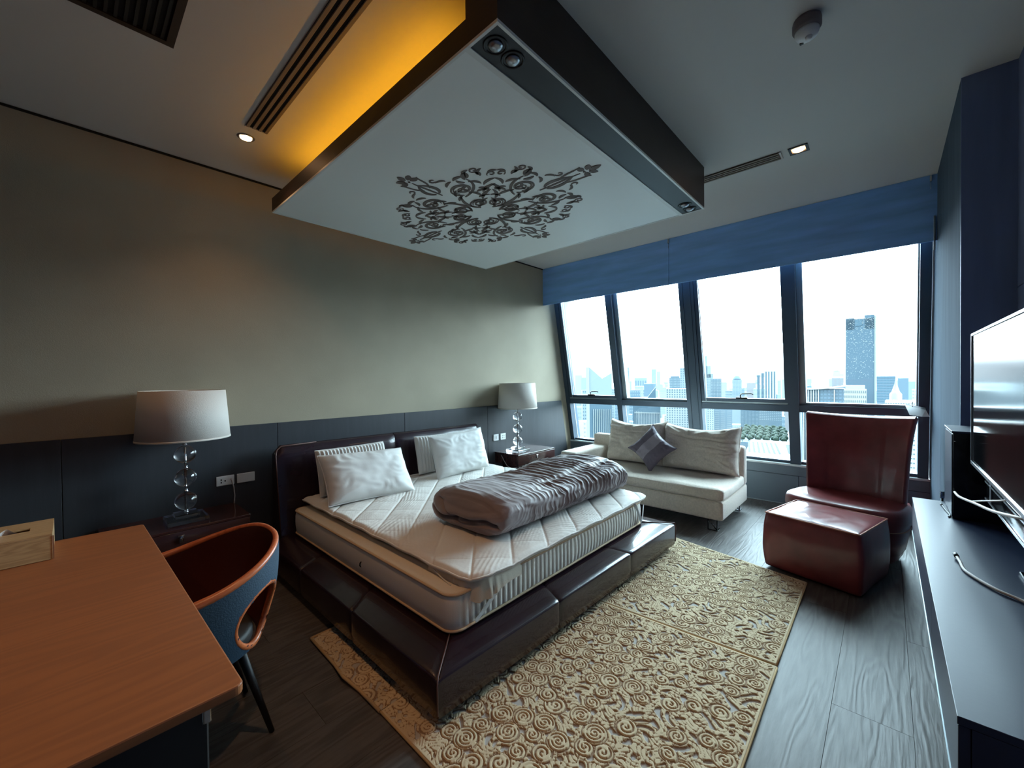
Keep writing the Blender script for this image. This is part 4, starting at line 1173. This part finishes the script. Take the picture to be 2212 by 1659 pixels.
MB().tube([shp(HA + 25.5 * math.cos(t_) + 22 * .365 * math.sin(t_), HV + .365 * math.sin(t_), 0) for t_ in [2 * PI * k / 40 for k in range(41)]], .013, 8, cap=False).build('opening_rim', M['chairwood'], dc, local=True)
sp = [(.225 * math.copysign(abs(math.cos(a)) ** .8, math.cos(a)), .225 * math.copysign(abs(math.sin(a)) ** .8, math.sin(a))) for a in [2 * PI * k / 40 for k in range(40)]]
MB().prism(sp, .395, .455, r=.02, seg=3, smooth=True).build('seat', M['seatpad'], dc, local=True)
for sx_, sy_ in ((1, -1), (1, 1), (-1, -1), (-1, 1)):
    MB().tube([(.15 * sx_, .12 * sy_, .40), (.255 * sx_, .165 * sy_, .0)], [.018, .010], 10).build('leg', M['black'], dc, local=True)

# ------------------------------------------------------------------ floating console, television, loudspeaker
cs = thing('wall_console', 'long blue black floating console under the television', 'console', (2.2, -.3, .63))
MB().box((1.255, NB + .002, .712), (3.345, -.109, .730), r=.001).build('top', M['console'], cs)
MB().box((1.265, NB + .006, .535), (3.34, -.130, .7115)).build('carcase', M['gap'], cs)
for k in range(3):
    a = 1.257 + k * .6963
    MB().box((a, -.129, .533), (a + .693, -.1105, .711), r=.001).build('drawer_front', M['console'], cs)
MB().box((1.255, -.129, .5285), (3.345, -.108, .5325)).build('lit_edge_strip', M['alu_l'], cs)  # pale strip paints the light caught on the bottom front edge
MB().box((1.255, NB + .006, .535), (1.264, -.13, .7115)).build('end_panel', M['console'], cs)
tv = thing('television', 'large flat television on a low stand on the console', 'television', (2.3, -.31, .73))
TX0, TX1 = 1.765, 2.872
MB().box((TX0, -.325, 1.03), (TX1, -.297, 1.636), r=.003).build('case', M['black'], tv)
MB().box((TX0 + .008, -.2968, 1.045), (TX1 - .008, -.2945, 1.628)).build('screen', M['tv'], tv)
mb = MB()
mb.box((TX0, -.2965, 1.028), (TX1, -.290, 1.044), r=.001); mb.box((TX0, -.2965, 1.629), (TX1, -.290, 1.638)); mb.box((TX0, -.2965, 1.0445), (TX0 + .007, -.290, 1.6285)); mb.box((TX1 - .007, -.2965, 1.0445), (TX1, -.290, 1.6285))
mb.build('bezel', M['steel'], tv)
mb = MB(); mb.box((2.04, -.420, .742), (2.24, -.400, 1.10)); mb.box((2.04, -.40, 1.06), (2.24, -.326, 1.10)); mb.build('stand_neck', M['black'], tv)
MB().box((1.96, -.485, .731), (2.30, -.350, .739), r=.002).build('stand_foot', M['gloss_black'], tv)
sb = thing('sound_bar', 'slim silver edged sound bar mounted below the television', 'soundbar', (2.3, -.33, .9))
MB().box((1.82, -.372, .885), (2.80, -.331, .968), r=.004, seg=2).build('body', M['gloss_black'], sb)
MB().box((1.82, -.330, .885), (2.80, -.326, .892)).build('edge_trim', M['steel'], sb); MB().box((1.82, -.330, .961), (2.80, -.326, .968)).build('edge_trim', M['steel'], sb)
for x_ in (1.95, 2.66): MB().box((x_, -.3305, .893), (x_ + .03, -.3265, 1.03)).build('bracket', M['steel'], sb)
spk = thing('loudspeaker', 'black box loudspeaker standing at the window end of the console', 'loudspeaker', (3.13, -.36, .73))
MB().box((2.968, -.485, .7315), (3.30, -.241, 1.158), r=.002).build('cabinet', M['gloss_black'], spk)
MB().box((2.96, -.487, 1.158), (3.308, -.236, 1.168), r=.001).build('top_panel', M['console'], spk)
MB().box((2.975, -.2405, .74), (3.29, -.2375, 1.15)).build('grille', M['console'], spk)
MB().lathe([(.0, 0), (.004, .001), (.0, .004)], (2.966, -.247, 1.115), 12).build('light', M['white'], spk)
def cable(name, lab, pts, r, m_, tipm=None, n=10):
    P_ = [Vector(p) for p in pts]; out = []
    for i in range(len(P_) - 1):
        p0, p1, p2, p3 = P_[max(i - 1, 0)], P_[i], P_[i + 1], P_[min(i + 2, len(P_) - 1)]
        for k in range(n):
            t_ = k / n
            out.append(.5 * ((2 * p1) + (-p0 + p2) * t_ + (2 * p0 - 5 * p1 + 4 * p2 - p3) * t_ ** 2 + (-p0 + 3 * p1 - 3 * p2 + p3) * t_ ** 3))
    out.append(P_[-1])
    t = thing(name, lab, 'cable', P_[0])
    MB().tube(out, r, 8).build('sheath', m_, t)
    d = (P_[0] - P_[1]).normalized()
    if tipm: MB().tube([P_[0] + d * .004, P_[0] + d * .03], r * 1.5, 8).build('plug', tipm, t)
    return t
cable('cable', 'pale cable with a dark plug lying on the console top', [(2.315, -.200, .742), (2.27, -.204, .740), (2.18, -.212, .7365), (2.07, -.262, .7365), (2.01, -.315, .7365), (1.9, -.40, .7365), (1.8, -.47, .737)], .0052, M['grey_cable'], M['black'])
cable('cable', 'short dark cable lying beside the loudspeaker foot', [(3.215, -.222, .735), (3.12, -.228, .7345), (3.02, -.236, .7345), (2.975, -.228, .7345)], .0035, M['black'], M['black'])
cable('cable', 'thick pale cable looping out from under the television', [(2.93, -.245, .872), (2.75, -.245, .888), (2.45, -.262, .930), (2.2, -.275, .965), (2.0, -.30, 1.0), (1.95, -.335, 1.01)], .0055, M['grey_cable'])
cable('cable', 'thin pale cable crossing behind the thick one below the television', [(2.60, -.262, .905), (2.35, -.268, .965), (2.15, -.285, 1.015), (2.1, -.31, 1.035)], .003, M['grey_cable'])
t = thing('metal_bracket', 'small chrome bracket poking up behind the far end of the console', 'bracket', (3.40, -.235, .0))
MB().tube([(3.40, -.235, .0), (3.40, -.235, .735)], .006, 6).build('post', M['black'], t); MB().box((3.392, -.245, .735), (3.408, -.225, .775), r=.002).build('head', M['chrome'], t)
# folded paper tucked behind the window bar
pm = bpy.data.materials.new('thin_paper'); pm.use_nodes = True
n = pm.node_tree; b = n.nodes['Principled BSDF']; b.inputs['Base Color'].default_value = rgb(238, 240, 240)
tl = n.nodes.new('ShaderNodeBsdfTranslucent'); tl.inputs[0].default_value = rgb(238, 240, 240); mx = n.nodes.new('ShaderNodeMixShader'); mx.inputs[0].default_value = .45
n.links.new(b.outputs[0], mx.inputs[1]); n.links.new(tl.outputs[0], mx.inputs[2]); n.links.new(mx.outputs[0], n.nodes['Material Output'].inputs['Surface'])
pp = thing('folded_paper', 'white folded paper tucked on the window bar above the armchair', 'paper', (5.30, -.2, 1.13))
mb = MB()
for q in (((5.32, -.125, 1.165), (5.30, -.262, 1.125), (5.27, -.235, 1.065), (5.28, -.155, 1.075)), ((5.30, -.262, 1.125), (5.27, -.235, 1.065), (5.24, -.283, 1.07)), ((5.32, -.125, 1.165), (5.30, -.262, 1.125), (5.33, -.26, 1.145), (5.335, -.13, 1.175))):
    a = [Vector(p) for p in q]; mb.bm.faces.new([mb.bm.verts.new(p) for p in a]); 
mb.build('sheet', pm, pp)
MB().tube([(5.315, -.175, 1.15), (5.315, -.175, 1.215)], .0025, 5).build('pin', M['black'], pp)

# ------------------------------------------------------------------ the city below
GZ = -130.0
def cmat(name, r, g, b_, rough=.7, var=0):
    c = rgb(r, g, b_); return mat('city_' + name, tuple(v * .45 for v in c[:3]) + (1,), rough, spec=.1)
CITY = {k: cmat(k, *v) for k, v in dict(haze=(164, 176, 182), blue=(128, 148, 162), pale=(184, 190, 192), cream=(196, 192, 180), dark=(104, 126, 140), glass=(110, 138, 154), tower=(106, 126, 140), rose=(166, 162, 164), far=(180, 190, 196), white=(222, 224, 222), grid=(118, 136, 148), green=(46, 62, 52)).items()}  # air haze is put into these pale facade colours
gp = MB(); gp.quad((40, -4000, GZ), (9000, -4000, GZ), (9000, 9000, GZ), (40, 9000, GZ)); struct('ground_city', gp, mat('city_ground', rgb(84, 94, 96), .9, var=.3, vscale=.02))
def building(lab, x, y, hw, top, m_, name='building', dep=None, windows=None, rot=0, group=None, roof=None):
    """box tower; hw = half width across the view; windows = (cols, rows, material, fill w, fill h)"""
    az = math.atan2(y, x) + rot
    t = thing(name, lab, 'building', (x, y, GZ), az, group)
    d = dep or hw * 1.3
    H_ = top - GZ
    MB().box((0, -hw, 0), (2 * d, hw, H_)).build('tower', CITY[m_], t, local=True)
    if windows:
        nc, nr, wm, fw, fh, zlo = windows
        mb = MB(); cw = 2 * hw / nc; zh = (H_ - zlo) / nr
        for i in range(nc):
            for j in range(nr):
                y0 = -hw + cw * (i + .5 - fw / 2); z0 = zlo + zh * (j + .5 - fh / 2)
                mb.quad((-.15, y0, z0), (-.15, y0, z0 + zh * fh), (-.15, y0 + cw * fw, z0 + zh * fh), (-.15, y0 + cw * fw, z0))
                mb.quad((-.15, y0, z0), (.0, y0, z0), (.0, y0 + cw * fw, z0), (-.15, y0 + cw * fw, z0))
        o = mb.build('windows', CITY[wm], t, local=True, normals=False); o['kind'] = 'stuff'
    return t
def block(t, x0, x1, y0, y1, z0, z1, m_, name='block'): return MB().box((x0, y0, z0 - GZ), (x1, y1, z1 - GZ)).build(name, CITY[m_], t, local=True)
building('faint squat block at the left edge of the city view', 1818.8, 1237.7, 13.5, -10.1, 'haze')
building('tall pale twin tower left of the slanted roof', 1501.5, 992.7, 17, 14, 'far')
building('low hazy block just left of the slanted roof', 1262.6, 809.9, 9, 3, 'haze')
t = thing('building', 'building with a long slanting roof and a tall left fin in the first window', 'building', (257.9, 153.2, GZ), .536)
mb = MB()
pr = [(-9.5, 9.6), (-2.9, 2.6), (-.2, 4.4), (1.2, 4.4), (6.8, 8.6), (9.2, 9.4)]     # roof line, seen from inside (y, z)
yy = [(-9.5, 5.2), (-4.9, 4.8), (-3.6, 1.5), (5.6, 8.8), (7.2, 9.4), (9.2, 9.4)]
yl = [(-y_, z_) for y_, z_ in ((-8.6, 9.4), (-6.6, 9.4), (2.6, 1.0), (4.6, 2.2), (9.4, 5.0))]
ys = sorted(yl)
f0 = [(0, y_, z_ - GZ) for y_, z_ in ys]; f1 = [(22, y_, z_ - GZ) for y_, z_ in ys]
n_ = len(ys)
a = [mb.bm.verts.new(p) for p in f0 + [(0, ys[-1][0], 0), (0, ys[0][0], 0)]]; b2 = [mb.bm.verts.new(p) for p in f1 + [(22, ys[-1][0], 0), (22, ys[0][0], 0)]]
mb.bm.faces.new(a); mb.bm.faces.new(b2[::-1])
for i in range(len(a)): mb.bm.faces.new([a[i], a[(i + 1) % len(a)], b2[(i + 1) % len(a)], b2[i]])
mb.build('slanted_body', CITY['haze'], t, local=True)
block(t, -.6, 0, 6.3, 8.6, GZ, 9.4, 'pale', 'fin')
mb = MB(); mb.box((-.3, -9.4, 40), (0, 6.3, -12.5 - GZ)); mb.build('brick_front', CITY['dark'], t, local=True)
mb = MB()
for k in range(10): mb.box((-.9, -8.8 + k * 1.35, 40), (-.3, -8.4 + k * 1.35, -21 - GZ))
o = mb.build('fins', CITY['pale'], t, local=True); o['kind'] = 'stuff'
block(t, -1.4, 0, -9.4, 9.4, -48, -44.5, 'white', 'ledge')
building('hazy slab tower with jagged right edge in the second window', 800.3, 411.7, 9.5, 23.3, 'haze', windows=(9, 30, 'grid', .4, .5, 60))
building('wide blue grey block beside the jagged tower', 1086.5, 509.5, 16, 0, 'haze', windows=(5, 1, 'blue', .5, .8, 60))
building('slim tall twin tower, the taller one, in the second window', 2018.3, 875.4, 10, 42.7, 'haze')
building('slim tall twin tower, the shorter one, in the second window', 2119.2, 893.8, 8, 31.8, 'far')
t = building('grey block with a domed roof line left of the second post', 841.1, 320.3, 10.6, 0, 'grid', windows=(8, 12, 'haze', .5, .4, 70))
block(t, 0, 20, -8, 8, 0, 3.3, 'grid')
building('narrow tower half hidden by the post between second and third window', 658.6, 237.3, 5, 15.9, 'haze', windows=(3, 24, 'grid', .5, .5, 60))
building('mid blue flat block in the second window', 639.6, 284.4, 9, -8.7, 'blue')
t = thing('building', 'dark building with a rising slanted glass roof in the second window', 'building', (300, 135, GZ), .41)
mb = MB(); ys = [(11.0, -14.5), (6.2, -14.5), (4.5, -13.9), (.2, -13.9), (-5.6, -6.0), (-5.8, -14.2), (-9, -14.2)]
ys = ys[::-1]
a = [mb.bm.verts.new((0, y_, z_ - GZ)) for y_, z_ in ys] + [mb.bm.verts.new((0, 11.0, 0)), mb.bm.verts.new((0, -9, 0))]
b2 = [mb.bm.verts.new((14, v_.co.y, v_.co.z)) for v_ in a]
mb.bm.faces.new(a); mb.bm.faces.new(b2[::-1])
for i in range(len(a)): mb.bm.faces.new([a[i], a[(i + 1) % len(a)], b2[(i + 1) % len(a)], b2[i]])
mb.build('dark_body', CITY['dark'], t, local=True)
mb = MB()
for k in range(16): mb.box((-.4, -8.6 + k * 1.2, -60 - GZ), (0, -8.3 + k * 1.2, -26.5 - k * -.15 - GZ))
for z_ in (-18.5, -26): mb.box((-.6, -8.8, z_ - GZ), (0, 10, z_ + .5 - GZ))
o = mb.build('fins', CITY['pale'], t, local=True); o['kind'] = 'stuff'
building('white gridded apartment block left of the second post', 299.4, 112.4, 7.6, -7.0, 'pale', windows=(9, 34, 'dark', .45, .55, 66))
t = building('stepped tower rising in tiers beside the second post', 745.6, 229.1, 9.4, 6.4, 'haze', windows=(8, 26, 'grid', .5, .4, 66))
for a_, b_, z_ in ((-6.0, 9.4, 20.3), (-.8, 9.4, 38), (3.8, 9.4, 48.9)): block(t, 0, 16, a_, b_, 0, z_, 'haze')
building('brownish gridded block right of the stepped tower', 624.7, 179.7, 6.8, -1.2, 'grid', windows=(7, 22, 'pale', .4, .4, 80))
t = building('grey blue tower with an octagonal crown in the third window', 971.4, 237.3, 8.8, -6, 'haze', windows=(6, 18, 'blue', .5, .5, 70))
MB().lathe([(7.8, 0), (7.8, 4), (5.2, 7.5), (5.0, 8.5), (0, 8.5)], (9, 0, -6 - GZ), 8).build('crown', CITY['blue'], t, local=True)
building('rosy distant slab in the third window', 1075.1, 232.9, 9, -13.5, 'rose')
t = building('white and blue striped tower with stepped roof in the third window', 742.9, 134.5, 7.4, 10.0, 'white', windows=(4, 1, 'dark', .5, .97, 60))
block(t, 1, 12, 7.4, 13.2, 0, 7.2, 'white'); block(t, 1.5, 12, 13.2, 18.6, 0, 3.6, 'pale')
o = MB().box((.7, 8.6, 60), (1, 11.8, 6.4 - GZ)).box((1.2, 14.2, 60), (1.5, 17.6, 3 - GZ)).build('windows', CITY['dark'], t, local=True); o['kind'] = 'stuff'
building('brown sliver of a tower beside the third post', 692.2, 104.3, 3.2, 8.3, 'rose')
building('white tower with rows of dark windows low in the third window', 286.6, 88.8, 4.8, -15.2, 'pale', windows=(7, 34, 'dark', .4, .5, 66))
building('blue tower with pale balcony lines low in the third window', 308.7, 84.3, 5.6, -16.1, 'blue', windows=(3, 34, 'pale', .75, .22, 66))
building('dark green glass tower low in the middle of the third window', 521, 114.5, 8.8, -24, 'dark', windows=(5, 24, 'haze', .6, .2, 70))
building('long low block with balconies low in the third window', 590.9, 108, 13, -29.5, 'grid', windows=(12, 12, 'pale', .6, .25, 76))
building('white slab at the right of the third window pane', 560, 76, 5, -27.0, 'white', windows=(3, 20, 'dark', .6, .3, 66))
t = building('curved roof office with white columns in the fourth window', 418.2, 38.3, 14.4, -9.6, 'grid', windows=(12, 14, 'blue', .7, .5, 80))
mb = MB(); rows = []
for k in range(25):
    y_ = -14.8 + 29.6 * k / 24; s = k / 24
    z_ = -9.4 + 2.1 * (1 - s) ** 2 * 1.4 + 1.2 * max(0, s - .75) - GZ
    rows.append([(-2, y_, z_ - .9), (-2, y_, z_), (14, y_, z_), (14, y_, z_ - .9)])
mb.grid(rows, wrap=True); mb.build('curved_roof', CITY['white'], t, local=True)
mb = MB()
for k in range(7): mb.box((-1.2, 3 + k * 1.65, 60), (0, 3.5 + k * 1.65, -9.8 - GZ))
mb.box((-1.2, -7.2, 60), (0, -6.7, -10 - GZ)); o = mb.build('columns', CITY['white'], t, local=True)
t = building('classical pale tower with a small dome and spire in the fourth window', 897.8, 62.7, 7.8, -3, 'rose', windows=(9, 14, 'haze', .4, .6, 80))
block(t, 0, 18, -7.8, 6.3, 0, 4, 'cream', 'shaft'); block(t, 1, 16, -3.0, 5.8, 0, 8.5, 'cream', 'shaft')
MB().lathe([(4.2, 0), (4.0, 2), (3, 5), (1.4, 7.5), (1.0, 10), (.3, 11), (.1, 16), (0, 16)], (8, 1.4, 8.5 - GZ), 16).build('dome', CITY['cream'], t, local=True)
t = building('tall dark blue glass tower with notched top dominating the fourth window', 449.7, 16.8, 9.2, 49.0, 'tower')
block(t, 0, 10, -9.2, -3.0, 40, 51.6, 'tower', 'top_block'); block(t, 0, 10, 3.4, 9.2, 40, 50.0, 'tower', 'top_block'); block(t, -.3, 0, -1.4, 3.0, 43, 48.6, 'dark', 'notch'); block(t, -.4, 8, -10.2, -9.2, GZ, 50.6, 'far', 'edge_fin')
mb = MB(); rs2 = random.Random(5)
for k in range(420):
    y_ = rs2.uniform(-9, 8.6); z_ = -GZ + 49 - 51 * rs2.random() ** 1.3; w_ = rs2.uniform(.15, .6); h_ = rs2.uniform(.12, .3)
    mb.quad((-.3, y_, z_), (-.3, y_, z_ + h_), (-.3, y_ + w_, z_ + h_), (-.3, y_ + w_, z_))
o = mb.build('windows', CITY['white'], t, local=True, normals=False); o['kind'] = 'stuff'
t = building('cream stepped building with punched windows below the dark tower', 299.8, 13.2, 4.9, -6.6, 'cream', windows=(11, 20, 'grid', .35, .5, 70))
block(t, .5, 12, -4.2, 4.2, -20, -4.4, 'cream')
building('blue glass block right of the dark tower', 600, .5, 7.8, 0, 'blue', windows=(6, 16, 'glass', .85, .5, 84))
building('darker blue glass block to the right of the blue one', 799.8, -16.9, 5.4, -3.4, 'blue')
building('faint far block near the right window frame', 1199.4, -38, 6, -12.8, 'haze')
building('white low building near the right window frame', 499.6, -19.5, 3.4, -11.6, 'white', windows=(4, 10, 'pale', .6, .4, 90))
t = thing('building', 'pale temple spire rising above a white roof in the fourth window', 'building', (480, -5.5, GZ), -.012)
MB().lathe([(4.0, 0), (4.0, 115), (2.6, 117), (1.5, 121), (.7, 124), (.25, 128), (.1, 132), (0, 132)], (0, 0, 0), 12).build('spire', CITY['cream'], t, local=True)
building('long white low roofed block at the foot of the temple spire', 320, -7.5, 8.4, -13.8, 'white', windows=(16, 22, 'grid', .6, .25, 60))
building('near white tower with narrow windows right of the armchair back', 119.9, -5.3, .9, -9.5, 'white', windows=(2, 20, 'blue', .25, .4, 90), dep=6)
hall = thing('building', 'striped white hall roof seen low between sofa and armchair', 'building', (316, 57, GZ), .17)
MB().box((0, -15, 0), (78, 15, 78)).build('body', CITY['white'], hall, local=True)
mb = MB()
for k in range(7): mb.quad((10, 12 - k * 3.0, 78.2), (10, 13.5 - k * 3.0, 78.2), (64, 16.5 - k * 3.0, 78.2), (64, 15 - k * 3.0, 78.2))
mb.quad((14, -13, 78.2), (14, -10, 78.2), (60, -9, 78.2), (60, -12, 78.2))
o = mb.build('roof_lights', mat('city_roof_light', rgb(16, 24, 30), .6, spec=.05), hall, local=True, normals=False)
MB().box((-3, -15.4, 70), (0, 15.4, 76)).build('parapet', CITY['grid'], hall, local=True)
pod = thing('building', 'broad flat podium carrying the park trees', 'building', (402, 78, GZ), .17)
MB().box((0, -20, 0), (106, 20, 74)).build('podium', CITY['grid'], pod, local=True)
for i in range(90):
    r_ = 3 + (i // 6) * 7 + random.uniform(-.4, .4); q_ = -15 + (i % 6) * 6.2 + 1.5 * math.sin(i // 6 * 1.9) + random.uniform(-.4, .4)
    x_ = 402 + r_ * math.cos(.17) - q_ * math.sin(.17); y_ = 78 + r_ * math.sin(.17) + q_ * math.cos(.17)
    t = thing('park_tree', 'round crowned park trees far below beyond the white hall', 'tree', (x_, y_, GZ + 74), 0, 'park trees far below the third window')
    mb = MB(); a = bmesh.new(); bmesh.ops.create_icosphere(a, subdivisions=2, radius=random.uniform(1.8, 2.4))
    for v_ in a.verts: v_.co *= 1 + .25 * noise.noise(v_.co * .6 + Vector((i, 0, 0)))
    mb._add(a, Matrix.Translation((0, 0, 3.5)), True); mb.build('crown', CITY['green'], t, local=True)
    MB().tube([(0, 0, 0), (0, 0, 3)], .3, 5).build('trunk', CITY['dark'], t, local=True)
# hundreds of small blocks filling the plain to the horizon
rf = random.Random(21)
protos = []
for k, (m_, wm) in enumerate((('haze', 'grid'), ('pale', 'haze'), ('far', 'haze'), ('blue', 'haze'), ('cream', 'rose'))):
    for tall in (0, 1):
        lab = ('low' if not tall else 'mid rise') + ' ' + ('grey', 'pale', 'misty', 'bluish', 'cream')[k] + ' block among the crowded hazy city blocks'
        protos.append((lab, m_, wm, tall))
base = {}
taken = [(o.location.x + 25, o.location.y + 3, 40) for o in C.objects if o.type == 'EMPTY' and o.get('category') == 'building']
for i in range(1500):
    D = 290 * (14 ** (rf.random() ** .95)); az = rf.uniform(-.10, .66)
    px_, py_ = D * math.cos(az), D * math.sin(az)
    if len(taken) > 270 or any((px_ - a_) ** 2 + (py_ - b_) ** 2 < (r_ + 14) ** 2 for a_, b_, r_ in taken): continue
    if 300 < D < 540 and .08 < az < .24: continue
    taken.append((px_, py_, 22))
    k = rf.randrange(len(protos)); lab, m_, wm, tall = protos[k]
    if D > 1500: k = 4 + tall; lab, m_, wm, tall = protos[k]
    if k not in base:
        t = thing('city_block', lab, 'building', (0, 0, GZ), 0, 'city filler: ' + lab)
        hw = 9 if tall else 13; H_ = 78 if tall else 42
        MB().box((0, -hw, 0), (18, hw, H_)).build('tower', CITY[m_], t, local=True)
        mb = MB(); nc, nr = (6, 14) if tall else (10, 6)
        for a_ in range(nc):
            for b_ in range(nr):
                y0 = -hw + 2 * hw * (a_ + .25) / nc; z0 = H_ * (b_ + .3) / nr
                mb.quad((-.2, y0, z0), (-.2, y0, z0 + H_ / nr * .4), (-.2, y0 + hw / nc, z0 + H_ / nr * .4), (-.2, y0 + hw / nc, z0))
        o = mb.build('windows', CITY[wm], t, local=True, normals=False); o['kind'] = 'stuff'
        base[k] = t; o = t
    else: o = dup(base[k])
    o.location = (D * math.cos(az), D * math.sin(az), GZ)
    o.rotation_euler = (0, 0, az + rf.uniform(-.5, .5))
    sc_ = rf.uniform(.7, 1.15) if D < 900 else rf.uniform(.9, 1.45)
    o.scale = (1, rf.uniform(.7, 1.5), sc_)
